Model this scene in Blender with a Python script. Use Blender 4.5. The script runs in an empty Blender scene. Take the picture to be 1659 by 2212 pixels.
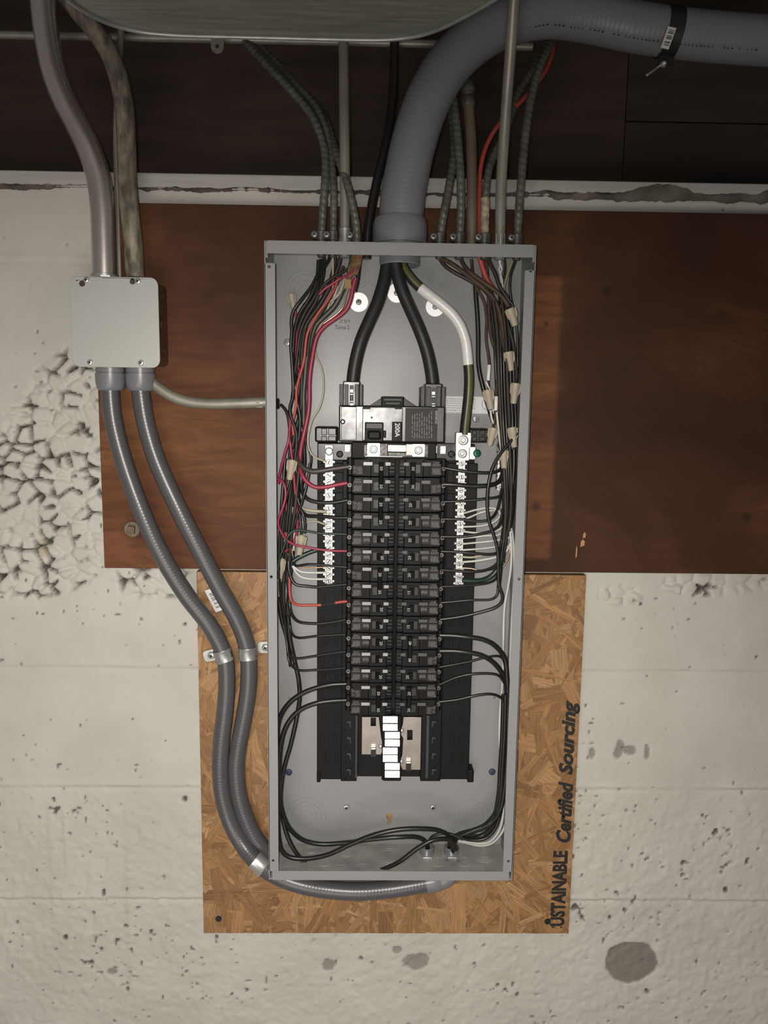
import bpy, bmesh, math, random
import numpy as np
from mathutils import Vector, Matrix, geometry
random.seed(7); rng = np.random.default_rng(11)
PI = math.pi
sc = bpy.context.scene
C = sc.collection

# ------------------------------------------------------------------ camera
F, CX, CY = 1690.0, 829.5, 1106.0                     # focal length in pixels of the 1659 x 2212 frame
CAM = np.array([0.0, -1.2, 1.5])
_p, _y, _r = [math.radians(v) for v in (7.9, 1.0, 0.76)]
FW = np.array([math.sin(_y)*math.cos(_p), math.cos(_y)*math.cos(_p), -math.sin(_p)])
_rt = np.cross(FW, [0, 0, 1]); _rt /= np.linalg.norm(_rt)
_up = np.cross(_rt, FW)
RT = _rt*math.cos(_r) + _up*math.sin(_r)
UP = _up*math.cos(_r) - _rt*math.sin(_r)
cd = bpy.data.cameras.new('camera'); cam = bpy.data.objects.new('camera', cd); C.objects.link(cam)
cam.matrix_world = Matrix(((RT[0], UP[0], -FW[0], CAM[0]), (RT[1], UP[1], -FW[1], CAM[1]), (RT[2], UP[2], -FW[2], CAM[2]), (0, 0, 0, 1)))
cd.sensor_fit = 'HORIZONTAL'; cd.sensor_width = 36.0; cd.lens = 36.0*F/1659.0; cd.clip_start = 0.02
sc.camera = cam

# ------------------------------------------------------------------ world and light
w = bpy.data.worlds.new('basement_air'); sc.world = w; w.use_nodes = True
w.node_tree.nodes['Background'].inputs[0].default_value = (1.0, 0.95, 0.9, 1)
w.node_tree.nodes['Background'].inputs[1].default_value = 0.11
fl = bpy.data.lights.new('phone_flash', 'SPOT'); fl.energy = 53.0; fl.color = (1.0, 0.95, 0.88)
fl.shadow_soft_size = 0.012; fl.spot_size = math.radians(120); fl.spot_blend = 1.0
flo = bpy.data.objects.new('phone_flash', fl); C.objects.link(flo)
flo.location = CAM + np.array([-0.022, -0.004, 0.006])
flo.rotation_euler = Vector((-0.14, 0.84, -0.56)).to_track_quat('-Z', 'Y').to_euler()
rl = bpy.data.lights.new('fill_light', 'AREA'); rl.shape = 'DISK'; rl.size = 1.3; rl.energy = 16.5; rl.color = (1.0, 0.945, 0.87)
rlo = bpy.data.objects.new('fill_light', rl); C.objects.link(rlo); rlo.location = (-0.3, -2.0, 0.45)   # added soft fill low behind the camera, brightens the lower wall
rlo.rotation_euler = Vector((0.12, 1.0, 0.25)).to_track_quat('-Z', 'Y').to_euler()
vs = sc.view_settings; vs.view_transform = 'Standard'; vs.look = 'None'; vs.exposure = 0.0; vs.gamma = 1.0
vs.use_curve_mapping = False

# ------------------------------------------------------------------ layout: a point of the place at height h off the concrete wall (plane y = -h)
def P(px, py, h):
    d = FW + RT*(px-CX)/F - UP*(py-CY)/F
    return CAM + d*((-h - CAM[1])/d[1])
def PZ(px, py, z):                                     # the point of a horizontal plane
    d = FW + RT*(px-CX)/F - UP*(py-CY)/F
    return CAM + d*((z - CAM[2])/d[2])
def M(npx, pt):                                        # metres of npx pixels at a point
    return npx*float((np.asarray(pt)-CAM) @ FW)/F

# ------------------------------------------------------------------ materials
MATS = {}
def mat(name, col, rough=0.5, metal=0.0, spec=0.5, nscale=0, ncol=None, nstretch=(1, 1, 1), bump=0, bscale=200, rvar=0, coat=0):
    m = bpy.data.materials.new(name); m.use_nodes = True; nt = m.node_tree; N = nt.nodes; L = nt.links
    b = N['Principled BSDF']
    b.inputs['Base Color'].default_value = (*col, 1); b.inputs['Roughness'].default_value = rough
    b.inputs['Metallic'].default_value = metal; b.inputs['Specular IOR Level'].default_value = spec
    b.inputs['Coat Weight'].default_value = coat
    if nscale or bump or rvar:
        tc = N.new('ShaderNodeTexCoord'); mp = N.new('ShaderNodeMapping'); mp.inputs['Scale'].default_value = nstretch
        L.new(tc.outputs['Object'], mp.inputs[0])
    if nscale:
        n = N.new('ShaderNodeTexNoise'); n.inputs['Scale'].default_value = nscale; n.inputs['Detail'].default_value = 6
        L.new(mp.outputs[0], n.inputs['Vector'])
        r = N.new('ShaderNodeValToRGB'); r.color_ramp.elements[0].position = 0.35; r.color_ramp.elements[1].position = 0.65
        r.color_ramp.elements[0].color = (*col, 1); r.color_ramp.elements[1].color = (*(ncol or col), 1)
        L.new(n.outputs[0], r.inputs[0]); L.new(r.outputs[0], b.inputs['Base Color'])
        if rvar:
            mr = N.new('ShaderNodeMapRange'); mr.inputs[1].default_value = .3; mr.inputs[2].default_value = .7
            mr.inputs[3].default_value = max(0.05, rough-rvar); mr.inputs[4].default_value = rough+rvar
            L.new(n.outputs[0], mr.inputs[0]); L.new(mr.outputs[0], b.inputs['Roughness'])
    if bump:
        n2 = N.new('ShaderNodeTexNoise'); n2.inputs['Scale'].default_value = bscale; n2.inputs['Detail'].default_value = 4
        L.new(mp.outputs[0], n2.inputs['Vector'])
        bp = N.new('ShaderNodeBump'); bp.inputs['Strength'].default_value = bump; bp.inputs['Distance'].default_value = 0.001
        L.new(n2.outputs[0], bp.inputs['Height']); L.new(bp.outputs[0], b.inputs['Normal'])
    MATS[name] = m
    return m
panel_paint = mat('panel_paint', (0.245, 0.247, 0.247), .34, 0, .3, bump=.04, bscale=900)
black_plastic = mat('black_plastic', (0.009, 0.0085, 0.0085), .5, 0, .14, bump=.08, bscale=500)
gloss_plastic = mat('gloss_plastic', (0.015, 0.0145, 0.0145), .28, 0, .42, nscale=60, ncol=(0.02, 0.019, 0.018), rvar=.05, bump=.02, bscale=150)
grey_plastic = mat('grey_plastic', (0.04, 0.04, 0.041), .45, 0, .3)
label_brown = mat('label_brown', (0.022, 0.018, 0.016), .5, 0, .2)
print_white = mat('print_white', (0.42, 0.42, 0.41), .6)
print_dim = mat('print_dim', (0.16, 0.155, 0.15), .6)
print_black = mat('print_black', (0.012, 0.011, 0.01), .7)
sticker_white = mat('sticker_white', (0.62, 0.62, 0.62), .5)
glare_label = mat('glare_label', (0.17, 0.17, 0.168), .2, .5)  # left column tabs, white glare put into the base colour
tab_no_glare = mat('tab_no_glare', (.06, .06, .06), .35, .2, .4)  # same tabs in the right column, darker copy without the painted glare
aluminium = mat('aluminium', (0.6, 0.6, 0.59), .45, .85, nscale=300, ncol=(.4, .4, .39), bump=.2, bscale=400)
zinc = mat('zinc', (0.42, 0.43, 0.41), .42, .6, nscale=60, ncol=(.33, .34, .32), bump=.1, bscale=200)
zinc_bright = mat('zinc_bright', (0.62, 0.62, 0.6), .34, .7)
washer_metal = mat('washer_metal', (0.75, 0.76, 0.76), .45, .55)
bus_metal = mat('bus_metal', (0.32, 0.285, 0.26), .42, .9, nscale=40, ncol=(.25, .22, .2))
stab_metal = mat('stab_metal', (0.95, 0.9, 0.83), .36, 1.0)
emt_new = mat('emt_new', (0.4, 0.385, 0.36), .36, .75, nscale=25, ncol=(.33, .315, .29), nstretch=(1, 1, .2))
emt_red = mat('emt_red', (0.72, 0.69, 0.65), .3, .9, nscale=12, ncol=(.64, .55, .5), nstretch=(3, 3, .35))
emt_dull = mat('emt_dull', (0.32, 0.305, 0.255), .45, .4, nscale=35, ncol=(.24, .228, .185), nstretch=(1, 1, .4))
emt_worn = mat('emt_worn', (0.105, 0.095, 0.075), .55, .35, nscale=70, ncol=(.34, .3, .22), nstretch=(1.2, 1.2, .5), bump=.3, bscale=120)
bx_dark = mat('bx_dark', (0.15, 0.155, 0.125), .48, .35, nscale=60, ncol=(.1, .102, .083))
bx_tan = mat('bx_tan', (0.42, 0.35, 0.25), .6, 0, nscale=90, ncol=(.2, .165, .12))
clamp_metal = mat('clamp_metal', (0.2, 0.195, 0.18), .42, .7, nscale=80, ncol=(.13, .125, .115))
pvc_grey = mat('pvc_grey', (0.165, 0.168, 0.182), .34, 0, .5)
hose_grey = mat('hose_grey', (0.078, 0.076, 0.083), .33, 0, .55)
cover_zinc = mat('cover_zinc', (0.52, 0.53, 0.5), .42, .35, nscale=22, ncol=(.46, .475, .44), rvar=.06, bump=.05, bscale=90)
box_dark = mat('box_dark', (0.16, 0.11, 0.08), .35, .8)
duct_zinc = mat('duct_zinc', (0.31, 0.32, 0.27), .5, .3, nscale=30, ncol=(.22, .228, .19), nstretch=(.35, 4, 1))
w_black = mat('w_black', (0.014, 0.0135, 0.013), .33, 0, .5)
w_brownblack = mat('w_brownblack', (0.028, 0.021, 0.015), .5, 0, .4)
w_brown = mat('w_brown', (0.075, 0.048, 0.03), .6, 0, .3, nscale=60, ncol=(.045, .03, .02))
w_grey = mat('w_grey', (0.05, 0.043, 0.036), .42)
w_red = mat('w_red', (0.27, 0.026, 0.055), .4)
w_orange = mat('w_orange', (0.4, 0.065, 0.045), .45)
w_white = mat('w_white', (0.55, 0.54, 0.5), .42)
w_cream = mat('w_cream', (0.4, 0.36, 0.27), .48)
w_olive = mat('w_olive', (0.23, 0.235, 0.13), .5)
w_green = mat('w_green', (0.012, 0.028, 0.018), .36)
w_copper = mat('w_copper', (0.8, 0.5, 0.33), .25, 1.0)
cable_black = mat('cable_black', (0.017, 0.017, 0.017), .46, 0, .4)
tape_white = mat('tape_white', (0.66, 0.65, 0.62), .32)
olive_stripe = mat('olive_stripe', (0.075, 0.08, 0.026), .4)
nut_tan = mat('nut_tan', (0.37, 0.32, 0.24), .5)
green_screw = mat('green_screw', (0.01, 0.16, 0.09), .28, .5)
navy_plug = mat('navy_plug', (0.022, 0.032, 0.065), .55)
paper_brown = mat('paper_brown', (0.12, 0.055, 0.025), .8, 0, .2, nscale=150, ncol=(.25, .16, .08))
rubber_black = mat('rubber_black', (0.01, 0.01, 0.01), .5)
grime = mat('grime', (0.2, 0.19, 0.16), .8)

# ------------------------------------------------------------------ mesh building
def mesh(name, V, Fc, m, sharp=35, big=False):
    me = bpy.data.meshes.new(name); me.from_pydata([tuple(v) for v in V], [], Fc)
    if not big:
        bm = bmesh.new(); bm.from_mesh(me); bmesh.ops.recalc_face_normals(bm, faces=bm.faces); bm.to_mesh(me); bm.free()
    me.polygons.foreach_set('use_smooth', [True]*len(me.polygons))
    me.set_sharp_from_angle(angle=math.radians(sharp))
    if m: me.materials.append(m)
    return me
def tag(o, label=None, cat=None, group=None, kind=None):
    if label: o['label'] = label
    if cat: o['category'] = cat
    if group: o['group'] = group
    if kind: o['kind'] = kind
    return o
def wloc(o):
    v = Vector((0, 0, 0))
    while o is not None: v = v + o.location; o = o.parent
    return v
def inst(name, me, parent=None, loc=(0, 0, 0), **kw):
    o = bpy.data.objects.new(name, me); C.objects.link(o); o.location = loc
    if parent is not None: o.parent = parent
    return tag(o, **kw)
def empty(name, loc=(0, 0, 0), **kw):
    o = bpy.data.objects.new(name, None); C.objects.link(o); o.location = loc; o.empty_display_size = .02
    return tag(o, **kw)
class B:
    def __init__(s): s.V = []; s.F = []
    def add(s, V, Fc):
        n = len(s.V); s.V += [tuple(map(float, v)) for v in V]; s.F += [tuple(i+n for i in f) for f in Fc]; return s
    def box(s, x0, x1, h0, h1, z0, z1):
        a = [(x, -h, z) for x in (x0, x1) for h in (h0, h1) for z in (z0, z1)]
        return s.add(a, [(0, 1, 3, 2), (4, 6, 7, 5), (0, 4, 5, 1), (2, 3, 7, 6), (0, 2, 6, 4), (1, 5, 7, 3)])
    def prism(s, poly, h0, h1):                       # poly: list of (x, z), front at h1
        n = len(poly)
        V = [(x, -h0, z) for x, z in poly] + [(x, -h1, z) for x, z in poly]
        return s.add(V, [tuple(range(n)), tuple(range(2*n-1, n-1, -1))] + [(i, (i+1) % n, n+(i+1) % n, n+i) for i in range(n)])
    def plate(s, outer, holes, h0, h1):               # sheet with holes; polys of (x, z)
        loops = [outer]+holes
        pts = [p for l in loops for p in l]
        tris = geometry.tessellate_polygon([[Vector((x, z, 0)) for x, z in l] for l in loops])
        n = len(pts)
        V = [(x, -h0, z) for x, z in pts]+[(x, -h1, z) for x, z in pts]
        Fc = [tuple(t) for t in tris]+[tuple(i+n for i in t) for t in tris]
        k = 0
        for l in loops:
            q = len(l); Fc += [(k+i, k+(i+1) % q, n+k+(i+1) % q, n+k+i) for i in range(q)]; k += q
        return s.add(V, Fc)
    def rev(s, p0, axis, prof, n=20, cap=True):       # profile [(distance along axis, radius)]
        p0 = np.array(p0, float); a = np.array(axis, float); a /= np.linalg.norm(a)
        u = np.cross(a, [0, 0, 1]) if abs(a[2]) < .9 else np.cross(a, [1, 0, 0]); u /= np.linalg.norm(u); v = np.cross(a, u)
        V = []; Fc = []
        for d, r in prof:
            for i in range(n):
                t = 2*PI*i/n; V.append(p0+a*d+(u*math.cos(t)+v*math.sin(t))*r)
        m = len(prof)
        for j in range(m-1):
            for i in range(n): Fc.append((j*n+i, j*n+(i+1) % n, (j+1)*n+(i+1) % n, (j+1)*n+i))
        if cap: Fc += [tuple(range(n-1, -1, -1)), tuple(range((m-1)*n, m*n))]
        return s.add(V, Fc)
    def cyl(s, p0, axis, r, L, n=20): return s.rev(p0, axis, [(0, r), (L, r)], n)
    def torus(s, c, axis, R, r, n=40, k=6):
        c = np.array(c, float); a = np.array(axis, float); a /= np.linalg.norm(a)
        u = np.cross(a, [0, 0, 1]) if abs(a[2]) < .9 else np.cross(a, [1, 0, 0]); u /= np.linalg.norm(u); v = np.cross(a, u)
        V = []
        for i in range(n):
            t = 2*PI*i/n; d = u*math.cos(t)+v*math.sin(t)
            for j in range(k):
                q = 2*PI*j/k; V.append(c+d*(R+r*math.cos(q))+a*r*math.sin(q))
        return s.add(V, [(i*k+j, ((i+1) % n)*k+j, ((i+1) % n)*k+(j+1) % k, i*k+(j+1) % k) for i in range(n) for j in range(k)])
    def build(s, name, m, parent=None, bevel=0, sharp=35, local=False, **kw):
        V = np.array(s.V)
        if local: c = np.zeros(3)
        else: c = (V.min(0)+V.max(0))/2
        me = mesh(name, V-c, s.F, m, sharp, big=len(V) > 60000)
        base = Vector(c) - (wloc(parent) if parent is not None and not local else Vector((0, 0, 0)))
        o = inst(name, me, parent, base, **kw)
        if bevel:
            b = o.modifiers.new('bevel', 'BEVEL'); b.width = bevel; b.segments = 2; b.limit_method = 'ANGLE'; b.angle_limit = math.radians(40)
        return o
def circle(cx, cz, r, n=16): return [(cx+r*math.cos(2*PI*i/n), cz+r*math.sin(2*PI*i/n)) for i in range(n)]
def rrect(x0, x1, z0, z1, r, n=6):
    o = []
    for cx, cz, a in ((x1-r, z1-r, 0), (x0+r, z1-r, 90), (x0+r, z0+r, 180), (x1-r, z0+r, 270)):
        for i in range(n+1):
            t = math.radians(a+90*i/n); o.append((cx+r*math.cos(t), cz+r*math.sin(t)))
    return o
def spline(pts, step=.004):
    p = np.array(pts, float)
    p = np.vstack([2*p[0]-p[1], p, 2*p[-1]-p[-2]]); out = []
    for i in range(1, len(p)-2):
        a, b, c, d = p[i-1:i+3]
        t0 = 0; t1 = max(1e-6, np.linalg.norm(b-a))**.5; t2 = t1+max(1e-6, np.linalg.norm(c-b))**.5; t3 = t2+max(1e-6, np.linalg.norm(d-c))**.5
        n = max(2, int(np.linalg.norm(c-b)/step))
        for t in np.linspace(t1, t2, n, endpoint=False):
            A1 = (t1-t)/t1*a+t/t1*b; A2 = (t2-t)/(t2-t1)*b+(t-t1)/(t2-t1)*c; A3 = (t3-t)/(t3-t2)*c+(t-t2)/(t3-t2)*d
            B1 = (t2-t)/t2*A1+t/t2*A2; B2 = (t3-t)/(t3-t1)*A2+(t-t1)/(t3-t1)*A3
            out.append((t2-t)/(t2-t1)*B1+(t-t1)/(t2-t1)*B2)
    out.append(p[-2]); return np.array(out)
def resample(p, step):
    d = np.r_[0, np.cumsum(np.linalg.norm(np.diff(p, axis=0), axis=1))]
    n = max(3, int(d[-1]/step)+1); s = np.linspace(0, d[-1], n)
    return np.stack([np.interp(s, d, p[:, k]) for k in range(3)], 1), s
def frames(p):
    T = np.gradient(p, axis=0); T /= np.linalg.norm(T, axis=1)[:, None]
    u = np.cross(T[0], [0, 1, 0]); u = u if np.linalg.norm(u) > .1 else np.cross(T[0], [1, 0, 0]); u /= np.linalg.norm(u); U = [u]
    for i in range(1, len(p)):
        u = U[-1]-T[i]*(U[-1] @ T[i]); U.append(u/np.linalg.norm(u))
    U = np.array(U); return T, U, np.cross(T, U)
def sweep(b, path, r, n=10, step=.004, rfun=None, cap=True, arc=None):
    """tube along a path of world points; r scalar or per-sample via rfun(s, theta)"""
    p, s = resample(spline(path, .004), step)
    T, U, W = frames(p)
    th = np.linspace(0, 2*PI, n, endpoint=False) if arc is None else np.linspace(arc[0], arc[1], n)
    R = np.full((len(p), n), r) if rfun is None else rfun(s[:, None], th[None, :])
    V = p[:, None]+(U[:, None]*np.cos(th)[None, :, None]+W[:, None]*np.sin(th)[None, :, None])*R[:, :, None]
    m = len(p); Fc = []
    kk = n if arc is None else n-1
    for i in range(m-1):
        for j in range(kk): Fc.append((i*n+j, i*n+(j+1) % n, (i+1)*n+(j+1) % n, (i+1)*n+j))
    if cap and arc is None: Fc += [tuple(range(n-1, -1, -1)), tuple(range((m-1)*n, m*n))]
    b.add(V.reshape(-1, 3), Fc); return p
def path3(pp, h):
    """pixel path + heights -> world points; h scalar or list spread over the path"""
    if np.isscalar(h): hs = [h]*len(pp)
    else: hs = np.interp(np.linspace(0, 1, len(pp)), np.linspace(0, 1, len(h)), h)
    return [P(x, y, k) for (x, y), k in zip(pp, hs)]
def text_obj(name, s, m, parent, x, z, h, height, width=None, ang=0, extrude=.0001, bold=0, shear=0, center=True, keep=None, local=False, **kw):
    cu = bpy.data.curves.new(name, 'FONT'); cu.body = s; cu.size = 1; cu.offset = bold; cu.shear = shear; cu.resolution_u = 3
    o = bpy.data.objects.new(name, cu); C.objects.link(o)
    dg = bpy.context.evaluated_depsgraph_get(); me = bpy.data.meshes.new_from_object(o.evaluated_get(dg))
    bpy.data.objects.remove(o); bpy.data.curves.remove(cu)
    V = np.zeros(len(me.vertices)*3); me.vertices.foreach_get('co', V); V = V.reshape(-1, 3)
    Fc = [tuple(p.vertices) for p in me.polygons]; bpy.data.meshes.remove(me)
    if len(V) == 0: return None
    lo, hi = V.min(0), V.max(0); sz = hi-lo
    k = height/sz[1]; kx = (width/sz[0]) if width else k
    q = np.stack([(V[:, 0]-(lo[0]+hi[0])/2)*kx, (V[:, 1]-(lo[1]+hi[1])/2)*k], 1)
    if keep is not None:
        ok = q[:, 0] >= (keep-.5)*sz[0]*kx; Fc = [f for f in Fc if all(ok[list(f)])]
    ca, sa = math.cos(ang), math.sin(ang)
    X = q[:, 0]*ca-q[:, 1]*sa; Z = q[:, 0]*sa+q[:, 1]*ca
    b = B(); b.add(np.stack([X+x, np.full(len(X), -h), Z+z], 1), Fc)
    return b.build(name, m, parent, local=local, **kw)
# ================================================================== THE SETTING
# ---- painted concrete wall: a displaced grid (formwork ridges, honeycombed stones, bug holes)
def vnoise(X, Z, sc_, seed):
    g = np.random.default_rng(seed).random((257, 257)); x = X*sc_+100; z = Z*sc_+100
    xi = np.floor(x).astype(int); zi = np.floor(z).astype(int); fx = x-xi; fz = z-zi
    fx = fx*fx*(3-2*fx); fz = fz*fz*(3-2*fz)
    q = lambda a, b: g[(xi+a) % 257, (zi+b) % 257]
    return (q(0, 0)*(1-fx)+q(1, 0)*fx)*(1-fz)+(q(0, 1)*(1-fx)+q(1, 1)*fx)*fz
def fbm(X, Z, s, seed, o=4): return sum(vnoise(X, Z, s*2**i, seed+i)*.5**i for i in range(o))/(2-.5**(o-1))-.5
def voro(X, Z, cell, seed):
    r = np.random.default_rng(seed); gx = X/cell; gz = Z/cell; xi = np.floor(gx).astype(int); zi = np.floor(gz).astype(int)
    J = r.random((128, 128, 3)); f1 = np.full(X.shape, 9.); f2 = f1.copy(); idv = np.zeros(X.shape)
    for a in (-1, 0, 1):
        for b_ in (-1, 0, 1):
            j = J[(xi+a) % 128, (zi+b_) % 128]
            d = np.hypot(xi+a+j[..., 0]-gx, zi+b_+j[..., 1]-gz)
            nw = d < f1; f2 = np.where(nw, f1, np.minimum(f2, d)); idv = np.where(nw, j[..., 2], idv); f1 = np.where(nw, d, f1)
    return f1, f2, idv
LEDGE_B = .5*(P(400, 402, 0)[2]+P(1300, 432, 0)[2]); LEDGE_T = .5*(P(0, 361, .006)[2]+P(1659, 402, .006)[2])
def sm(a, b, x): t = np.clip((x-a)/(b-a), 0, 1); return t*t*(3-2*t)
x0, x1, z0, z1, gs = -.95, .98, .18, LEDGE_T-.01, .0026
nx = int((x1-x0)/gs)+1; nz = int((z1-z0)/gs)+1
X, Z = np.meshgrid(np.linspace(x0, x1, nx), np.linspace(z0, z1, nz), indexing='ij')
H = .0016*fbm(X, Z, 9, 1)+.0012*fbm(X, Z, 45, 5)
exposed = np.zeros_like(X); stain = np.zeros_like(X)
def at(px, py): q = P(px, py, 0); return q[0], q[2]
def blob(px, py, rx, ry, soft=.5):
    cx, cz = at(px, py); k = 1/1390.
    d = np.hypot((X-cx)/(rx*k), (Z-cz)/(ry*k)); return 1-sm(1-soft, 1+soft, d)
# honeycombed rock pockets
warp = .012*fbm(X, Z, 30, 21); warp2 = .012*fbm(X, Z, 30, 31)
f1, f2, idv = voro(X+warp, Z*1.15+warp2, .0255, 3)
zone = np.clip(blob(60, 1085, 175, 190, .3)+.9*blob(150, 900, 90, 130, .5)+blob(330, 1255, 90, 45, .5)*.7+.9*blob(30, 1230, 160, 60, .4)+blob(1530, 1262, 110, 26, .35)+blob(1340, 1285, 50, 22, .4)+.7*blob(1640, 1258, 60, 20, .4), 0, 1)
zone = np.clip(zone*(1.05+1.1*fbm(X, Z, 14, 41)), 0, 1); zone = sm(.3, .62, zone)
edge = f2-f1
dome = np.minimum(edge, .38)/.38
gap = (1-sm(.05, .2, edge))*sm(-.02, .08, fbm(X, Z, 42, 77, 3)+.2*fbm(X, Z, 8, 78))
H += zone*(.0065*np.sqrt(np.clip(dome, 0, 1))*(.45+.75*idv)-.004-.012*gap+.003*fbm(X, Z, 90, 91))
exposed = np.maximum(exposed, zone*gap*1.05)
# formwork lines
for py, amp, seed in ((1436, .0018, 1), (1694, .0024, 2), (1937, .0034, 3), (560, .001, 4)):
    zl = at(300, py)[1]+.003*fbm(X, Z*0, 6, 60+seed)
    am = amp*(.7+1.6*fbm(X, Z, 18, 80+seed)); H += am*np.exp(-((Z-zl)/.004)**2)-am*.9*np.exp(-((Z-zl+.006)/.004)**2)
# pits and rough paint lower down
rough = sm(1620, 1900, 1106+(1.35-Z)*1370)
H += rough*.004*np.clip(fbm(X, Z, 60, 15)+.08, 0, 1)+rough*.003*(fbm(X, Z, 130, 16))
pn = fbm(X, Z, 120, 201, 2); reg = fbm(X, Z, 12, 205, 3)
pit = sm(.33, .4, pn+.3*reg+.06*rough-.05); H -= .004*pit; exposed = np.maximum(exposed, pit*.9)
r2 = np.random.default_rng(5)
for _ in range(120):
    cx, cz, rr = r2.uniform(-.6, .7), r2.uniform(.45, 1.22), r2.choice([.0013, .0017, .0024, .004], p=[.5, .33, .13, .04])
    i0 = int((cx-x0)/gs); k0 = int((cz-z0)/gs); a = slice(max(0, i0-4), i0+5); c_ = slice(max(0, k0-4), k0+5)
    d = np.hypot(X[a, c_]-cx, (Z[a, c_]-cz)*r2.uniform(.7, 1.3)); q = 1-sm(rr*.7, rr*1.3, d)
    H[a, c_] -= .003*q; exposed[a, c_] = np.maximum(exposed[a, c_], q*.95)
# peeled grey patches
pe = blob(1363, 2077, 62, 52, .22)+.9*fbm(X, Z, 45, 301)*blob(1363, 2077, 95, 85, .3)
pe = sm(.42, .6, pe)
for px, py, rx, ry in ((1338, 1622, 9, 17), (1358, 1622, 12, 9), (1278, 1630, 6, 10), (1398, 1625, 4, 16), (245, 2098, 9, 8), (858, 2052, 10, 6), (895, 2078, 26, 14), (710, 2085, 12, 12)):
    pe = np.maximum(pe, .8*sm(.42, .6, blob(px, py, rx*1.25, ry*1.25, .6)+1.5*fbm(X, Z, 60, 310)*blob(px, py, rx*2, ry*2, .3)))
H -= .0025*pe; patch = pe
for px, ya, yb, wd in ((268, 1745, 2150, 5), (102, 1735, 1950, 4), (134, 1740, 1900, 3.5)):
    cx, za = at(px, ya); zb = at(px, yb)[1]
    stain = np.maximum(stain, np.exp(-((X-cx-.004*fbm(X*0, Z, 8, 400))/(wd/1390))**2)*(Z < za)*(Z > zb)*.3*(.6+fbm(X, Z, 20, 410)))
stain = np.maximum(stain, .5*sm(.5, .8, blob(90, 1185, 18, 22, .8)*(1+1.5*fbm(X, Z, 40, 500))))
V = np.stack([X, -H, Z], -1).reshape(-1, 3)
ii, kk = np.meshgrid(np.arange(nx-1), np.arange(nz-1), indexing='ij'); a = (ii*nz+kk).ravel()
Fq = np.stack([a, a+nz, a+nz+1, a+1], 1)
me = bpy.data.meshes.new('wall_back'); me.vertices.add(len(V)); me.vertices.foreach_set('co', V.ravel())
me.loops.add(len(Fq)*4); me.loops.foreach_set('vertex_index', Fq.ravel().astype(np.int32))
me.polygons.add(len(Fq)); me.polygons.foreach_set('loop_start', np.arange(0, len(Fq)*4, 4, dtype=np.int32))
me.update(calc_edges=True)
me.polygons.foreach_set('use_smooth', [True]*len(Fq))
for nm, arr in (('exposed', exposed), ('stain', stain), ('patch', patch)):
    at_ = me.attributes.new(nm, 'FLOAT', 'POINT'); at_.data.foreach_set('value', arr.ravel().astype(np.float32))
def wall_mat():
    m = bpy.data.materials.new('painted_concrete'); m.use_nodes = True; nt = m.node_tree; N = nt.nodes; L = nt.links; b = N['Principled BSDF']
    b.inputs['Roughness'].default_value = .62; b.inputs['Specular IOR Level'].default_value = .3
    tc = N.new('ShaderNodeTexCoord')
    n = N.new('ShaderNodeTexNoise'); n.inputs['Scale'].default_value = 7; n.inputs['Detail'].default_value = 7; L.new(tc.outputs['Object'], n.inputs['Vector'])
    r = N.new('ShaderNodeValToRGB'); r.color_ramp.elements[0].position = .32; r.color_ramp.elements[1].position = .62
    r.color_ramp.elements[0].color = (.45, .432, .39, 1); r.color_ramp.elements[1].color = (.505, .488, .445, 1); L.new(n.outputs[0], r.inputs[0])
    def mixc(src, attr, col):
        a = N.new('ShaderNodeAttribute'); a.attribute_name = attr
        mx = N.new('ShaderNodeMix'); mx.data_type = 'RGBA'; mx.inputs['B'].default_value = (*col, 1)
        L.new(a.outputs['Fac'], mx.inputs['Factor']); L.new(src, mx.inputs['A']); return mx.outputs['Result']
    c = mixc(r.outputs[0], 'stain', (.34, .26, .13)); c = mixc(c, 'patch', (.2, .18, .16)); c = mixc(c, 'exposed', (.055, .05, .042))
    L.new(c, b.inputs['Base Color'])
    n2 = N.new('ShaderNodeTexNoise'); n2.inputs['Scale'].default_value = 160; n2.inputs['Detail'].default_value = 5; L.new(tc.outputs['Object'], n2.inputs['Vector'])
    bp = N.new('ShaderNodeBump'); bp.inputs['Strength'].default_value = .3; bp.inputs['Distance'].default_value = .0012
    L.new(n2.outputs[0], bp.inputs['Height']); L.new(bp.outputs[0], b.inputs['Normal']); return m
wm = wall_mat(); me.materials.append(wm)
tag(inst('wall_back', me), 'white painted rough concrete basement wall with stone pockets', None, None, 'structure')

# ---- dark boards above the ledge, set back
rim_wood = mat('rim_wood', (0.035, 0.023, 0.017), .6, 0, .25, nscale=9, ncol=(.055, .036, .026), nstretch=(.5, 1, 3), bump=.3, bscale=60)
rim_wood2 = mat('rim_wood2', (0.026, 0.02, 0.016), .6, 0, .25, nscale=9, ncol=(.042, .03, .023), nstretch=(.5, 1, 3), bump=.3, bscale=60)
rimw = B().box(-1.1, 1.2, -.16, -.135, LEDGE_T-.1, 2.42).build('wall_upper', rim_wood2); tag(rimw, 'dark wooden boards above the white ledge', None, None, 'structure')
xj = P(1347, 330, -.12)[0]; zj = P(1347, 262, -.12)[2]
for xa, xb, za, zb, m in ((-1.1, xj-.0006, LEDGE_T-.09, 2.42, rim_wood), (xj+.0006, 1.2, LEDGE_T-.09, zj-.001, rim_wood2), (xj+.0006, 1.2, zj+.001, 2.42, rim_wood2)):
    B().box(xa, xb, -.135, -.118+random.uniform(-.002, .001), za, zb).build('board', m, rimw, bevel=.0004)
ledge_wood = mat('ledge_wood', (0.43, 0.415, 0.385), .5, 0, .3, nscale=16, ncol=(.37, .355, .325), nstretch=(.25, 1, 5), bump=.25, bscale=60)
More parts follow.
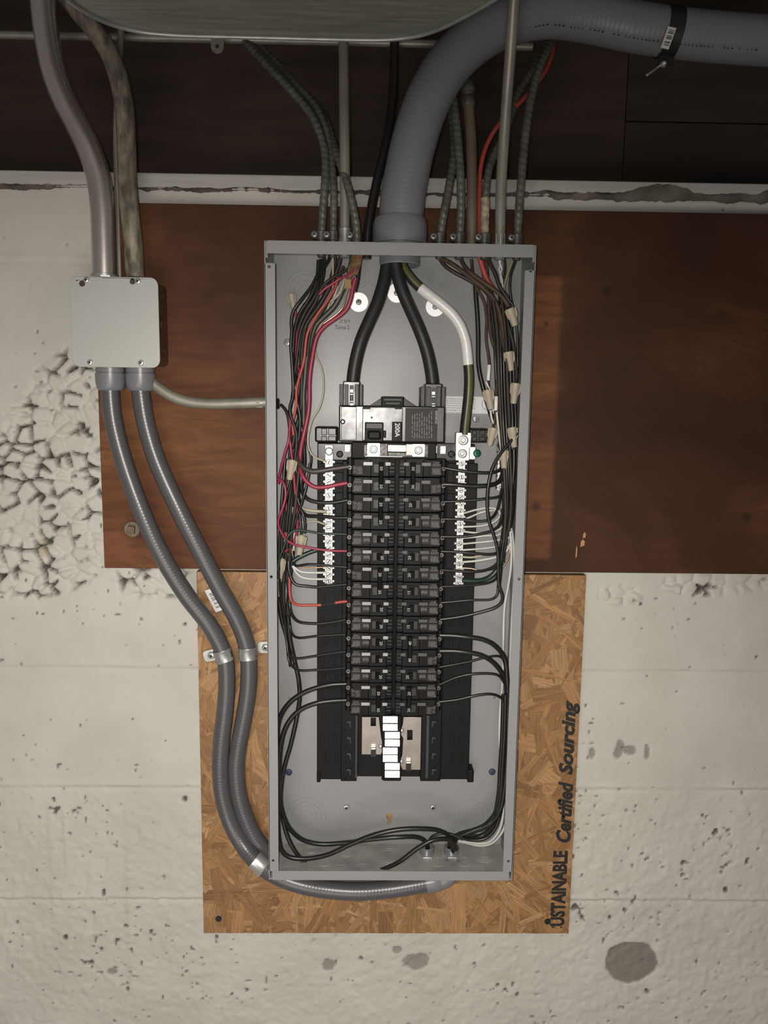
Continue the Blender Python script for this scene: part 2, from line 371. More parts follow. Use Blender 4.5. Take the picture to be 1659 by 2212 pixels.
led = B().box(-1.1, 1.2, -.135, .006, LEDGE_B-.0005, LEDGE_T).build('trim_1', ledge_wood, bevel=.002); tag(led, 'white painted wooden sill ledge on top of the concrete wall', None, None, 'structure')
# ragged mortar bead under the ledge
mortar = mat('mortar', (0.07, 0.06, 0.048), .85, 0, .2, nscale=22, ncol=(.16, .145, .12), bump=.6, bscale=120)
b = B(); xs = np.arange(-1.0, 1.1, .0022); n = len(xs)
th = .0022+.012*np.clip(fbm(xs, xs*0, 16, 700)+.05, 0, 1)+.013*np.clip(fbm(xs, xs*0, 70, 705), 0, 1)+.007*np.clip(fbm(xs, xs*0, 170, 706), 0, 1)
bul = sm(.22, .3, xs)*(.004+.012*np.clip(np.sin(xs*31+1.2), 0, 1)**.7)
mid = LEDGE_B+.0045*fbm(xs, xs*0, 12, 712)+.003*fbm(xs, xs*0, 55, 713)
top = mid+th*.35+bul+.003*fbm(xs, xs*0, 150, 715); bot = mid-th*.65-sm(.22, .3, xs)*.003
for j, (zz, hh) in enumerate(((bot, 0*xs+.001), (bot+.002, .006+.004*fbm(xs, xs*0, 60, 730)), ((bot+top)/2, .0085+.005*fbm(xs, xs*0, 50, 740)), (top-.001, .0075+.003*fbm(xs, xs*0, 70, 750)), (top, 0*xs+.004))):
    b.V += [(float(x), -float(h), float(z)) for x, h, z in zip(xs, hh, zz)]
b.F = [(j*n+i, j*n+i+1, (j+1)*n+i+1, (j+1)*n+i) for j in range(4) for i in range(n-1)]
tag(b.build('mortar_bead', mortar, led, sharp=60), 'ragged grey mortar bead under the white ledge')
tag(B().box(-2.2, 2.2, -.3, 2.6, -.03, 0).build('floor', mat('floor_concrete', (.25, .24, .22), .8)), 'grey concrete basement floor', None, None, 'structure')
tag(B().box(-1.1, 1.2, -.16, .25, 2.42, 2.45).build('ceiling', rim_wood2), 'dark wooden ceiling boards over the ledge', None, None, 'structure')

# ================================================================== BOARDS
PLY, OSBH = .018, .016
def ply_mat():
    m = bpy.data.materials.new('stained_plywood'); m.use_nodes = True; nt = m.node_tree; N = nt.nodes; L = nt.links; b = N['Principled BSDF']
    b.inputs['Roughness'].default_value = .6; b.inputs['Specular IOR Level'].default_value = .16
    tc = N.new('ShaderNodeTexCoord'); ge = N.new('ShaderNodeNewGeometry')
    def noise(s, st, det=6, dist=0):
        mp = N.new('ShaderNodeMapping'); mp.inputs['Scale'].default_value = st; L.new(ge.outputs['Position'], mp.inputs[0])
        n = N.new('ShaderNodeTexNoise'); n.inputs['Scale'].default_value = s; n.inputs['Detail'].default_value = det; n.inputs['Distortion'].default_value = dist
        L.new(mp.outputs[0], n.inputs['Vector']); return n.outputs[0]
    def ramp(src, *st):
        r = N.new('ShaderNodeValToRGB'); e = r.color_ramp.elements
        e[0].position, e[0].color = st[0][0], (*st[0][1], 1); e[1].position, e[1].color = st[-1][0], (*st[-1][1], 1)
        for p_, c_ in st[1:-1]: q = e.new(p_); q.color = (*c_, 1)
        L.new(src, r.inputs[0]); return r.outputs[0]
    def mix(f, a, b_, blend='MIX'):
        x = N.new('ShaderNodeMix'); x.data_type = 'RGBA'; x.blend_type = blend
        for s, v in (('Factor', f), ('A', a), ('B', b_)):
            if hasattr(v, 'links'): L.new(v, x.inputs[s])
            else: x.inputs[s].default_value = v if np.isscalar(v) else (*v, 1)
        return x.outputs['Result']
    def math_(op, a, b_=None, clamp=False):
        x = N.new('ShaderNodeMath'); x.operation = op; x.use_clamp = clamp
        for k, v in ((0, a), (1, b_)):
            if v is None: continue
            if hasattr(v, 'links'): L.new(v, x.inputs[k])
            else: x.inputs[k].default_value = v
        return x.outputs[0]
    big = noise(3.2, (1, 1, 1.6), 5, .6); grain = noise(7, (1.0, 1, 4.5), 10, 2.2); fine = noise(60, (.35, 1, 6), 3)
    dark = ramp(big, (.3, (.036, .014, .0085)), (.5, (.056, .0215, .0115)), (.68, (.125, .05, .02)))
    pale_lit = ramp(big, (.3, (.145, .053, .022)), (.5, (.195, .075, .03)), (.68, (.24, .1, .038)))  # pale wood of the footprint, also used for the painted flash-lit end
    sx = N.new('ShaderNodeSeparateXYZ'); L.new(ge.outputs['Position'], sx.inputs[0])
    def box(xa, xb, za, zb, s=.006):
        f = None
        for src, v, sg in ((sx.outputs['X'], xa, 1), (sx.outputs['X'], xb, -1), (sx.outputs['Z'], za, 1), (sx.outputs['Z'], zb, -1)):
            t = math_('MULTIPLY_ADD', src, sg/s); t.node.inputs[2].default_value = -sg*v/s+.5
            t = math_('ADD', t, 0, True); f = t if f is None else math_('MULTIPLY', f, t)
        return f
    fa = P(1212, 640, PLY)[0]; zt = P(1180, 598, PLY)[2]; zb_ = P(1180, 1207, PLY)[2]
    foot = box(.1, fa, zb_, zt, .008)                                # unstained footprint of an older, larger cabinet
    lf = box(-.6, -.15, 1.0, 1.72, .35)                                # flash brightness on the left end, painted into the wood colour
    tot = math_('MAXIMUM', math_('MULTIPLY', foot, .85), math_('MULTIPLY', lf, .72))
    tot = math_('MULTIPLY', tot, ramp(noise(5, (1, 1, 1)), (.25, (.55,)*3), (.7, (1,)*3)))
    c = mix(tot, dark, pale_lit)
    c = mix(ramp(grain, (.34, (.42,)*3), (.58, (0,)*3)), c, (.045, .018, .011))
    c = mix(ramp(fine, (.3, (.2,)*3), (.5, (0,)*3)), c, (.05, .02, .012))
    for px, py, rr in ((1613, 1118, .011), (1158, 1094, .01), (1180, 700, .006), (1310, 628, .009), (300, 1142, .03)):   # knots
        q = P(px, py, PLY); vd = N.new('ShaderNodeVectorMath'); vd.operation = 'DISTANCE'; vd.inputs[1].default_value = q; L.new(ge.outputs['Position'], vd.inputs[0])
        k = math_('SUBTRACT', 1, math_('DIVIDE', vd.outputs['Value'], rr), True)
        c = mix(math_('MULTIPLY', k, .8), c, (.02, .012, .009))
    L.new(c, b.inputs['Base Color'])
    bp = N.new('ShaderNodeBump'); bp.inputs['Strength'].default_value = .25; bp.inputs['Distance'].default_value = .0008
    L.new(grain, bp.inputs['Height']); L.new(bp.outputs[0], b.inputs['Normal']); return m
plym = ply_mat()
pzt = .5*(P(330, 437, PLY)[2]+P(1400, 459, PLY)[2]); pzb = .5*(P(300, 1227, PLY)[2]+P(1500, 1240, PLY)[2]); pxl = P(217, 1000, PLY)[0]
ply = B().box(pxl, 1.0, .001, PLY, pzb, pzt).build('plywood_board', plym, bevel=.0012)
tag(ply, 'wide red-brown stained plywood board fixed across the concrete wall', 'board')
q = P(286, 1143, PLY)
wsh = B().rev(q, (0, -1, 0), [(0, .0125), (.002, .0125), (.0028, .0115)], 28).build('washer', zinc, ply, bevel=0); tag(wsh, 'round rusty washer under the square bolt')
rust = mat('rusty_steel', (.2, .15, .1), .55, .6, nscale=80, ncol=(.12, .09, .065)); wsh.data.materials.clear(); wsh.data.materials.append(rust)
a = math.radians(38); hp = [(q[0]+.0075*math.cos(a+k*PI/2), q[2]+.0075*math.sin(a+k*PI/2)) for k in range(4)]
tag(B().prism(hp, PLY+.002, PLY+.009).build('bolt_head', rust, ply, bevel=.0007), 'square bolt head at the lower end of the board')
chip = mat('bare_splinter', (.42, .22, .1), .7)
for (px, py, L_, W_) in ((1258, 1173, .012, .006), (1245, 1192, .02, .002), (1262, 1156, .01, .004)):
    q = P(px, py, PLY); b = B()
    b.prism([(q[0]-W_*.5, q[2]-L_*.5), (q[0]+W_*.5, q[2]-L_*.35), (q[0]+W_*.6, q[2]+L_*.2), (q[0]+W_*.1, q[2]+L_*.5), (q[0]-W_*.4, q[2]+L_*.2)], PLY-.0003, PLY+.0004).build('splinter', chip, ply)

# ---- OSB with real overlapping strands
ox0, ox1, oz0, oz1 = -.2665, .3355, .634, 1.240
osb_core = mat('osb_core', (.3, .17, .075), .75, 0, .2, nscale=60, ncol=(.2, .11, .05), bump=.4, bscale=300)
osb = B().box(ox0, ox1, .0005, OSBH, oz0, oz1).build('osb_board', osb_core); tag(osb, 'square oriented strand board below the plywood behind the panel', 'board')
def clip(poly):
    for ax, v, sg in ((0, ox0, 1), (0, ox1, -1), (1, oz0, 1), (1, oz1, -1)):
        out = []
        for i in range(len(poly)):
            a_, b_ = poly[i-1], poly[i]; da, db = sg*(a_[ax]-v), sg*(b_[ax]-v)
            if (da >= 0) != (db >= 0):
                t = da/(da-db); out.append([a_[k]+t*(b_[k]-a_[k]) for k in range(len(a_))])
            if db >= 0: out.append(b_)
        poly = out
        if len(poly) < 3: return []
    return poly
SV, SF, SC, SU = [], [], [], []
NS = 1700
pal = np.array([(.36, .2, .085), (.42, .245, .11), (.31, .165, .068), (.47, .29, .145), (.26, .13, .052), (.39, .21, .09), (.23, .115, .05), (.34, .19, .08)])
for i in range(NS):
    cx, cz = rng.uniform(ox0-.02, ox1+.02), rng.uniform(oz0-.02, oz1+.02)
    L_ = rng.uniform(.04, .13); W_ = rng.choice([.006, .010, .015, .022, .03], p=[.28, .3, .24, .13, .05])*rng.uniform(.8, 1.2)
    an = rng.choice([rng.normal(PI/2, .45), rng.normal(0, .4), rng.uniform(0, PI)], p=[.6, .15, .25])
    d = np.array([math.cos(an), math.sin(an)]); e = np.array([-d[1], d[0]])
    tl, tr = rng.uniform(-.35, .35, 2); base = OSBH+.00012+.0011*i/NS; sl = rng.uniform(-.00035, .00035); cr = rng.uniform(-.0002, .0002)
    poly = []
    for u, v in ((-.5+tl*.12, -.5), (.5, -.5+tr*.3), (.5-tr*.1, .5), (0, .5+tl*.15), (-.5, .5-tl*.3)):
        p2 = np.array([cx, cz])+d*u*L_+e*v*W_; poly.append([p2[0], p2[1], base+sl*u*2+cr*v*2, u*L_+rng.integers(0, 1)*0+i*.37, v*W_+i*.11])
    poly = clip(poly)
    if not poly: continue
    n0 = len(SV); SV += [(p[0], -p[2], p[1]) for p in poly]; SF.append(tuple(range(n0, n0+len(poly))))
    c_ = (.68*pal[rng.integers(len(pal))]+.32*np.array((.385, .215, .09)))*rng.uniform(.76, .98); SC += [(*c_, 1)]*len(poly); SU += [(p[3], p[4]) for p in poly]
    # strand thickness: a thin edge on every side
    nn = len(poly); SV += [(p[0], -OSBH+.0002, p[1]) for p in poly]; SC += [(*(c_*.8), 1)]*nn; SU += [(p[3], p[4]) for p in poly]
    SF += [(n0+k, n0+(k+1) % nn, n0+nn+(k+1) % nn, n0+nn+k) for k in range(nn)]
def strand_mat():
    m = bpy.data.materials.new('osb_strand'); m.use_nodes = True; N = m.node_tree.nodes; L = m.node_tree.links; b = N['Principled BSDF']
    b.inputs['Roughness'].default_value = .48; b.inputs['Specular IOR Level'].default_value = .35
    a_ = N.new('ShaderNodeAttribute'); a_.attribute_name = 'tone'; u_ = N.new('ShaderNodeAttribute'); u_.attribute_name = 'along'
    mp = N.new('ShaderNodeMapping'); mp.inputs['Scale'].default_value = (25, 420, 1); L.new(u_.outputs['Vector'], mp.inputs[0])
    n = N.new('ShaderNodeTexNoise'); n.inputs['Scale'].default_value = 1; n.inputs['Detail'].default_value = 5; L.new(mp.outputs[0], n.inputs['Vector'])
    r = N.new('ShaderNodeValToRGB'); r.color_ramp.elements[0].position = .3; r.color_ramp.elements[1].position = .7
    r.color_ramp.elements[0].color = (.62, .58, .55, 1); r.color_ramp.elements[1].color = (1.12, 1.1, 1.08, 1); L.new(n.outputs[0], r.inputs[0])
    mx = N.new('ShaderNodeMix'); mx.data_type = 'RGBA'; mx.blend_type = 'MULTIPLY'; mx.inputs['Factor'].default_value = 1
    L.new(a_.outputs['Color'], mx.inputs['A']); L.new(r.outputs[0], mx.inputs['B']); L.new(mx.outputs['Result'], b.inputs['Base Color'])
    bp = N.new('ShaderNodeBump'); bp.inputs['Strength'].default_value = .35; bp.inputs['Distance'].default_value = .0004
    L.new(n.outputs[0], bp.inputs['Height']); L.new(bp.outputs[0], b.inputs['Normal']); return m
me = bpy.data.meshes.new('strand_layer'); me.from_pydata(SV, [], SF)
ca = me.attributes.new('tone', 'FLOAT_COLOR', 'POINT'); ca.data.foreach_set('color', np.array(SC, np.float32).ravel())
va = me.attributes.new('along', 'FLOAT_VECTOR', 'POINT'); va.data.foreach_set('vector', np.c_[np.array(SU, np.float32), np.zeros(len(SU), np.float32)].ravel().astype(np.float32))
me.materials.append(strand_mat()); inst('strand_layer', me, osb, -osb.location, kind='stuff')
TH = OSBH+.0018
for s, ya, yb, xa, xb, sh, kp in (('SUSTAINABLE', 2014, 1838, 1191, 1223, 0, .045), ('Certified', 1820, 1688, 1203, 1236, .25, None), ('Sourcing', 1674, 1513, 1210, 1250, .25, None)):
    pa, pb = P((xa+xb)/2+(0 if 1 else 0), ya, TH), P((xa+xb)/2, yb, TH); hgt = M(xb-xa, pa)
    text_obj('printed_word', s, print_black, osb, (pa[0]+pb[0])/2, (pa[2]+pb[2])/2, TH, hgt, abs(pb[2]-pa[2]), PI/2, bold=.042, shear=sh, keep=kp, label='black stencilled lettering along the board edge')
for px, py in ((472, 1985), (1183, 1991)):
    q = P(px, py, OSBH+.0016); tag(B().rev(q, (0, -1, 0), [(-.002, .0052), (0, .0052), (.0012, .0045), (.0012, .0018), (.0004, .0015)], 20).build('screw_head', rubber_black, osb), 'black screw head in the board corner')
# ================================================================== THE PANEL ENCLOSURE
BX0, BX1, BZ0, BZ1 = -.1455, .2185, .793, 1.713       # outside faces
BK, LIP, TS = .0195, .116, .0014                      # inside back, front of the lips, sheet thickness
enc = empty('panel_enclosure', (.0365, -.018, BZ0), label='tall open grey steel breaker panel cabinet mounted on the wall', cat='electrical panel')
def keyhole(cx, cz, r, s):
    k = [(cx+r*math.cos(t), cz+r*math.sin(t)) for t in np.linspace(math.radians(-62), math.radians(242), 16)]
    return k+[(cx-s, cz-r*2.0), (cx-s*.5, cz-r*2.35), (cx+s*.5, cz-r*2.35), (cx+s, cz-r*2.0)]
qk = P(841, 1763, BK)
hol = [keyhole(qk[0], qk[2], .0052, .003)]
for px, py in ((1068, 1507), (624, 1507)): q = P(px, py, BK); hol.append(circle(q[0], q[2], .0018, 10))
B().plate([(BX0, BZ0), (BX1, BZ0), (BX1, BZ1), (BX0, BZ1)], hol, .0182, BK).build('back_sheet', panel_paint, enc)
lw, tw, bw = M(22, P(580, 1200, LIP)), .0165, .0145
ztl = P(580, 568, LIP)[2]; zbl = P(585, 1882, LIP)[2]
def side(name, x, s):
    b = B().box(min(x, x+s*TS), max(x, x+s*TS), BK, LIP, BZ0+.0004, BZ1-.0004); return b.build(name, panel_paint, enc)
side('side_wall', BX0, 1); side('side_wall', BX1, -1)
B().box(BX0+TS, BX1-TS, BK, LIP-.002, BZ1-TS, BZ1).build('top_wall', panel_paint, enc)
bottom_mat = mat('dusty_panel_paint', (.235, .236, .235), .5, 0, .4, nscale=24, ncol=(.36, .345, .3), bump=.25, bscale=300)
B().box(BX0+TS, BX1-TS, BK, LIP-.002, BZ0, BZ0+TS).build('bottom_wall', bottom_mat, enc)
# lips (each lip a folded strip with its holes)
def lip(x0_, x1_, z0_, z1_, holes, r):
    return B().plate(rrect(x0_, x1_, z0_, z1_, r, 3), [circle(px_, pz_, .0021, 10) for px_, pz_ in holes], LIP-TS, LIP).build('front_lip', panel_paint, enc, bevel=.0003)
hz = [P(583, y, LIP)[2] for y in (576, 1246, 1859)]
lip(BX0+.0003, BX0+lw, zbl, ztl, [(BX0+lw*.45, z) for z in hz], .002)
lip(BX1-lw, BX1-.0003, zbl, ztl-.004, [(BX1-lw*.45, z) for z in hz], .002)
lip(BX0+.004, BX1-.004, BZ1-tw, BZ1+.0002, [], .0012)
lip(BX0+.005, BX1-.005, BZ0-.0002, BZ0+bw, [], .0012)
for s, x in ((1, BX0), (-1, BX1)):                    # rounded cabinet corners seen beyond the lips
    B().box(min(x+s*TS, x+s*.0042), max(x+s*TS, x+s*.0042), LIP-.02, LIP-.0012, BZ1-.022, BZ1-.001).build('corner_tab', panel_paint, enc, bevel=.0006)
# knockouts
def rings(c, axis, radii, par=enc, r=.00035, m=panel_paint):
    for R in radii: B().torus(c, axis, R, r, 36, 6).build('knockout_ring', m, par)
for px, py, rr in ((660, 632, (46, 37, 25, 15)), (772, 596, (26, 19)), (950, 599, (26, 20, 15)), (1042, 640, (27, 21)), (662, 1763, (42, 32, 22, 14)), (1018, 1763, (37, 27, 18)), (752, 1796, (23, 17)), (932, 1796, (22, 16))):
    q = P(px, py, BK+.0002); rings(q, (0, 1, 0), [M(k, q) for k in rr])
ZB = BZ0+TS
for px, py, rr in ((672, 1836, (.0105, .007)), (748, 1842, (.0125, .009)), (842, 1850, (.022, .017)), (1045, 1847, (.02, .0155, .0105, .006)), (700, 1862, (.011,)), (945, 1862, (.012,)), (1003, 1862, (.012,)), (735, 1878, (.012,)), (782, 1876, (.012,)), (1032, 1879, (.012,)), (620, 1880, (.011,))):
    rings(PZ(px, py, ZB+.0002), (0, 0, 1), rr, r=.0005, m=bottom_mat)
q = P(602, 760, 0)
# washers and screws on the back sheet
def pan_screw(c, r, name='screw', m=zinc_bright, par=enc, ax=(0, -1, 0)):
    b = B().rev(c, ax, [(0, r), (r*.35, r), (r*.7, r*.75), (r*.8, r*.4), (r*.45, r*.3)], 18)
    o = b.build(name, m, par, sharp=25)
    c = np.array(c); a = np.array(ax, float); p_ = c+a*r*.62
    if abs(a[1]) > .5:
        an = random.uniform(0, PI); sb = B()
        for k in (0, PI/2):
            d = np.array([math.cos(an+k), 0, math.sin(an+k)]); e = np.array([-d[2], 0, d[0]])
            pts = [p_+d*r*.62*i+e*r*.1*j for i, j in ((-1, -1), (1, -1), (1, 1), (-1, 1))]
            sb.prism([(t[0], t[2]) for t in pts], -p_[1]-r*.1, -p_[1]+r*.2)
        sb.build('drive_slot', rubber_black, o)
    return o
for px, py in ((775, 653), (857, 633), (940, 663)):
    q = P(px, py, BK); R = M(21, q)
    wo = B().rev(q, (0, -1, 0), [(0, R), (.0013, R), (.0016, R*.97)], 36).build('fender_washer', washer_metal, enc)
    pan_screw(q+np.array([0, -.0016, 0]), R*.3, 'screw', zinc, enc)
for px, py, r in ((621, 740, 8), (1028, 905, 8), (748, 1743, 7), (935, 1743, 7)): q = P(px, py, BK); pan_screw(q, M(r, q))
for px, py in ((624, 1668), (1063, 1667)):
    q = P(px, py, BK); tag(B().rev(q, (0, -1, 0), [(0, M(7.5, q)), (.0015, M(7, q)), (.0022, M(4, q))], 20).build('hole_plug', navy_plug, enc), 'navy blue plug')
# printing on the back sheet
def bt(s, px, py, hpx, m, h=BK+.00015, ang=0, wpx=None, name='stamped_print', par=enc):
    q = P(px, py, h); return text_obj(name, s, m, par, q[0], q[2], h, M(hpx, q), M(wpx, q) if wpx else None, ang)
bt('Turno 2', 739, 707, 9, print_black, wpx=31); bt('27 2019', 745, 694, 7, print_black, wpx=22)
for s, px, py, an in (('LINE', 714, 726, 0), ('LINE', 713, 737, PI)):
    q = P(px, py, BK+.0004); text_obj('embossed_word', s, panel_paint, enc, q[0], q[2], BK+.0005, M(8, q), M(27, q), an)
bt('22', 947, 733, 6, panel_paint); bt('XX', 976, 733, 6, panel_paint)
qa, qb = P(961, 856, BK+.0003), P(1078, 894, BK+.0003)
lab = B().box(qa[0], qb[0], BK, BK+.0003, qb[2], qa[2]).build('instruction_label', sticker_white, enc)
for k, s in enumerate(('If this device is to be installed and', 'the neutral is to be bonded, then', 'remove the bonding screw and', 'mounting the bar in enclosure', 'with the lug facing. See wiring', 'closed finger. Source for wall', 'used to splice the unit')):
    q = P(964, 861+k*5, BK+.0005); wd = M(62, q) if k < 5 else M(55, q)
    text_obj('label_text', s, print_black, lab, q[0]+wd/2, q[2], BK+.0005, M(3.6, q), wd)
q = P(1053, 873, BK+.0005); B().torus(q, (0, 1, 0), M(12, q), .00025, 30, 4).build('label_symbol', print_black, lab)

# ================================================================== BUS ASSEMBLY (black interior)
BASE = .046                                            # front of the plastic base
bus = empty('bus_assembly', P(850, 1690, .03), label='black plastic bus interior with bare metal stabs inside the cabinet', cat='bus assembly')
def PX(px, py, h): return P(px, py, h)[0]
def PZz(px, py, h): return P(px, py, h)[2]
bl, br_ = PX(684, 1450, BASE), PX(1013, 1450, BASE); bt_, bb = PZz(850, 958, BASE), PZz(850, 1683, BASE)
B().box(bl, br_, BK+.006, BASE-.008, bb, bt_).build('base_plate', black_plastic, bus, bevel=.001)
inl, inr = PX(755, 1300, BASE), PX(942, 1300, BASE)
def rect(xa, ya, xb, yb, h): p_, q_ = P(xa, ya, h), P(xb, yb, h); return min(p_[0], q_[0]), max(p_[0], q_[0]), min(p_[2], q_[2]), max(p_[2], q_[2])
def rbox(b, xa, ya, xb, yb, h0, h1): r_ = rect(xa, ya, xb, yb, h1); return b.box(r_[0], r_[1], h0, h1, r_[2], r_[3])
for xa, xb in ((686, 742), (958, 1012)): rbox(B(), xa, 1000, xb, 1684, BASE-.009, BASE-.004).build('side_tray', black_plastic, bus, bevel=.0012)
for xa, xb in ((740, 770), (922, 951)): rbox(B(), xa, 995, xb, 1688, BASE-.01, BASE+.006).build('breaker_rail', black_plastic, bus, bevel=.0012)
for xa, xb in ((768.5, 771), (922, 924.5)): rbox(B(), xa, 1546, xb, 1681, BASE, BASE+.0085).build('edge_strip', grey_plastic, bus)
for i in range(4):                                     # hooks that hold the breaker feet
    y = 1563+i*34.5
    for xa, sg in ((754, 1), (937, -1)):
        b = B(); q = P(xa, y, BASE+.009); k = M(1, q)
        b.prism([(q[0]-5*k*sg, q[2]+5*k), (q[0]+4*k*sg, q[2]+5*k), (q[0]+4*k*sg, q[2]-9*k), (q[0]+1*k*sg, q[2]-7*k), (q[0]+1*k*sg, q[2]+1*k), (q[0]-5*k*sg, q[2]+1*k)], BASE, BASE+.009).build('rail_hook', grey_plastic, bus, bevel=.0003)
        q = P(xa-9*sg, y+14, BASE+.006); B().rev(q, (0, -1, 0), [(0, 3.4*k), (.001, 3.2*k), (.0016, 1.5*k)], 12).build('rail_pin', black_plastic, bus)
for xa, xb, ya, yb in ((684, 692, 1668, 1691), (1010, 1023, 1664, 1691)): rbox(B(), xa, ya, xb, yb, BK, BASE-.002).build('mounting_foot', black_plastic, bus, bevel=.002)
# bus plates under the missing breakers
hp_ = BASE+.0005
r_ = rect(782, 1549, 823, 1630, hp_); s1 = rect(801, 1549, 812, 1569, hp_)
B().plate([(r_[0], r_[2]), (r_[1], r_[2]), (r_[1]+.004, r_[2]+.012), (r_[1], r_[2]+.028), (r_[1]-.004, r_[3]), (r_[0], r_[3])], [[(s1[0], s1[2]), (s1[1], s1[2]), (s1[1], s1[3]-.001), (s1[0], s1[3]-.001)]], BASE-.003, hp_).build('bus_plate', bus_metal, bus, bevel=.0003)
r_ = rect(866, 1549, 909, 1663, hp_); s1 = rect(880, 1577, 891, 1599, hp_)
B().plate([(r_[0]+.004, r_[2]), (r_[1], r_[2]), (r_[1], r_[3]), (r_[0]+.004, r_[3]), (r_[0]+.003, r_[3]-.012), (r_[0]-.001, r_[3]-.026), (r_[0]+.004, r_[3]-.034), (r_[0]+.003, r_[2]+.024), (r_[0]-.001, r_[2]+.012)], [[(s1[0], s1[2]), (s1[1], s1[2]), (s1[1], s1[3]), (s1[0], s1[3])]], BASE-.003, hp_).build('bus_plate', bus_metal, bus, bevel=.0003)
for xa, ya in ((801, 1611), (877, 1641)):
    rbox(B(), xa, ya+6, xa+11, ya+24, BASE-.006, BASE+.002).build('slot_post', rubber_black, bus)
    for k in (0, 5): rbox(B(), xa, ya+k, xa+11, ya+k+3.6, BASE-.004, BASE+.004).build('spring_clip', stab_metal, bus, bevel=.0006)
rbox(B(), 826, 1546, 865, 1686, BASE-.006, BASE+.004).build('stab_channel', black_plastic, bus, bevel=.0015)
for i in range(8):                                     # bright stabs in the middle
    y = 1549+i*16.6+(i//2)*.6; dx = 3 if (i//2) % 2 else -1.5
    r_ = rect(829+dx, y, 860+dx, y+13.2, BASE+.013)
    b = B(); q0, q1 = r_[2], r_[3]; zm = (q0+q1)/2
    pts = [(q1, .005), (q1-.0004, .0098), (zm, .0116), (q0+.0006, .0133), (q0, .005)]
    V_ = [(x_, -(BASE+h_), z_) for x_ in (r_[0], r_[0]+.001, r_[1]-.001, r_[1]) for z_, h_ in pts]
    b.add(V_, [(j*5+k, j*5+k+1, (j+1)*5+k+1, (j+1)*5+k) for j in range(3) for k in range(4)]+[(0, 1, 2, 3, 4), (19, 18, 17, 16, 15)]).build('stab', stab_metal, bus)
for px, py in ((822, 1612), (868, 1578), (867, 1645)):
    q = P(px, py, BASE+.0005); B().rev(q, (0, -1, 0), [(0, M(5, q)), (.001, M(4.6, q)), (.0022, M(2.5, q))], 16).build('rivet', zinc_bright, bus, sharp=60)
r_ = rect(827, 1676, 866, 1688, BASE+.006); B().box(r_[0], r_[1], BASE-.006, BASE+.006, r_[2], r_[3]).build('channel_stop', black_plastic, bus, bevel=.002)

# top moulding of the interior: ears, pockets and lug shelf
def ear(xa, xb, ya, yb):
    rbox(B(), xa, ya, xb, yb, BK, BASE+.006).build('mounting_ear', gloss_plastic, bus, bevel=.003)
ear(680, 730, 921, 956); ear(1012, 1055, 925, 957)
for xa, ya, xb, yb in ((694, 925, 706, 940), (709, 925, 726, 940), (694, 942, 706, 953), (709, 942, 726, 953), (1020, 929, 1030, 940), (1036, 929, 1048, 940), (1020, 943, 1030, 953), (1036, 943, 1048, 953)):
    rbox(B(), xa, ya, xb, yb, BASE, BASE+.0072).build('moulded_rib', gloss_plastic, bus, bevel=.001)
for xa, ya, xb, yb in ((686, 957, 760, 995), (942, 957, 1013, 997)): rbox(B(), xa, ya, xb, yb, BASE-.01, BASE+.002).build('end_moulding', gloss_plastic, bus, bevel=.0012)
for xa, ya, xb, yb in ((687, 960, 695, 1003), (722, 958, 724, 1000), (690, 1006, 700, 1060), (722, 1020, 743, 1055), (690, 1064, 698, 1110), (724, 1064, 743, 1110), (962, 1015, 980, 1060), (1006, 1000, 1012, 1050), (964, 1066, 980, 1120)):
    rbox(B(), xa, ya, xb, yb, BASE-.008, BASE-.0005).build('moulded_rib', black_plastic, bus, bevel=.0008)
for px, py in ((734, 981), (975, 981)):
    q = P(px, py, BASE+.002); pan_screw(q, M(7.5, q), 'base_screw', rubber_black, bus)
for i in range(9):                                     # little pockets along the trays
    for xa in ((693, 719) if i % 2 else (697, 724)): rbox(B(), xa, 1290+i*42, xa+7, 1312+i*42, BASE-.006, BASE-.003).build('tray_rib', black_plastic, bus, bevel=.0006)
    for xa in (972, 993): rbox(B(), xa, 1290+i*42, xa+7, 1312+i*42, BASE-.006, BASE-.003).build('tray_rib', black_plastic, bus, bevel=.0006)
# lug shelf under the main breaker
clip_dull = mat('clip_dull', (.16, .155, .15), .5, .6, nscale=200, ncol=(.05, .05, .048))
rbox(B(), 760, 955, 942, 994, BASE-.01, BASE+.014).build('lug_shelf', black_plastic, bus, bevel=.001)
def lug(par, px, py, wpx, h0, h1, m=aluminium):
    b = B(); q = P(px, py, h1); s = M(wpx, q)/2
    b.plate(rrect(q[0]-s, q[0]+s, q[2]-s, q[2]+s, s*.12, 3), [circle(q[0], q[2], s*.66, 26)], h0, h1); o = b.build('lug', m, par, bevel=.0004)
    B().rev((q[0], -h1+.001, q[2]), (0, -1, 0), [(-.003, s*.64), (.0002, s*.6), (.0005, s*.5), (.0003, s*.36), (-.002, s*.3)], 26).build('set_screw', zinc, o, sharp=25)
    B().torus((q[0], -h1+.0006, q[2]), (0, 1, 0), s*.47, s*.06, 26, 6).build('screw_rim', zinc_bright, o)
    return o
lug(bus, 807, 971, 27, BASE, BASE+.025, zinc_bright); lug(bus, 904, 973, 27, BASE, BASE+.025, zinc_bright)
for xa, xb, ya, yb, dh, m in ((786, 796, 960, 986, .016, clip_dull), (820, 837, 958, 986, .017, clip_dull), (838, 877, 961, 976, .0195, stab_metal), (838, 890, 977, 987, .016, clip_dull), (877, 892, 959, 984, .017, bus_metal), (918, 925, 960, 988, .017, clip_dull), (745, 756, 960, 976, .01, zinc_bright), (951, 963, 963, 981, .01, zinc_bright), (930, 945, 962, 980, .012, bus_metal), (788, 870, 984, 988, .02, zinc), (766, 778, 960, 988, .012, grey_plastic)):
    rbox(B(), xa, ya, xb, yb, BASE, BASE+dh).build('bus_clip', m, bus, bevel=.0006)

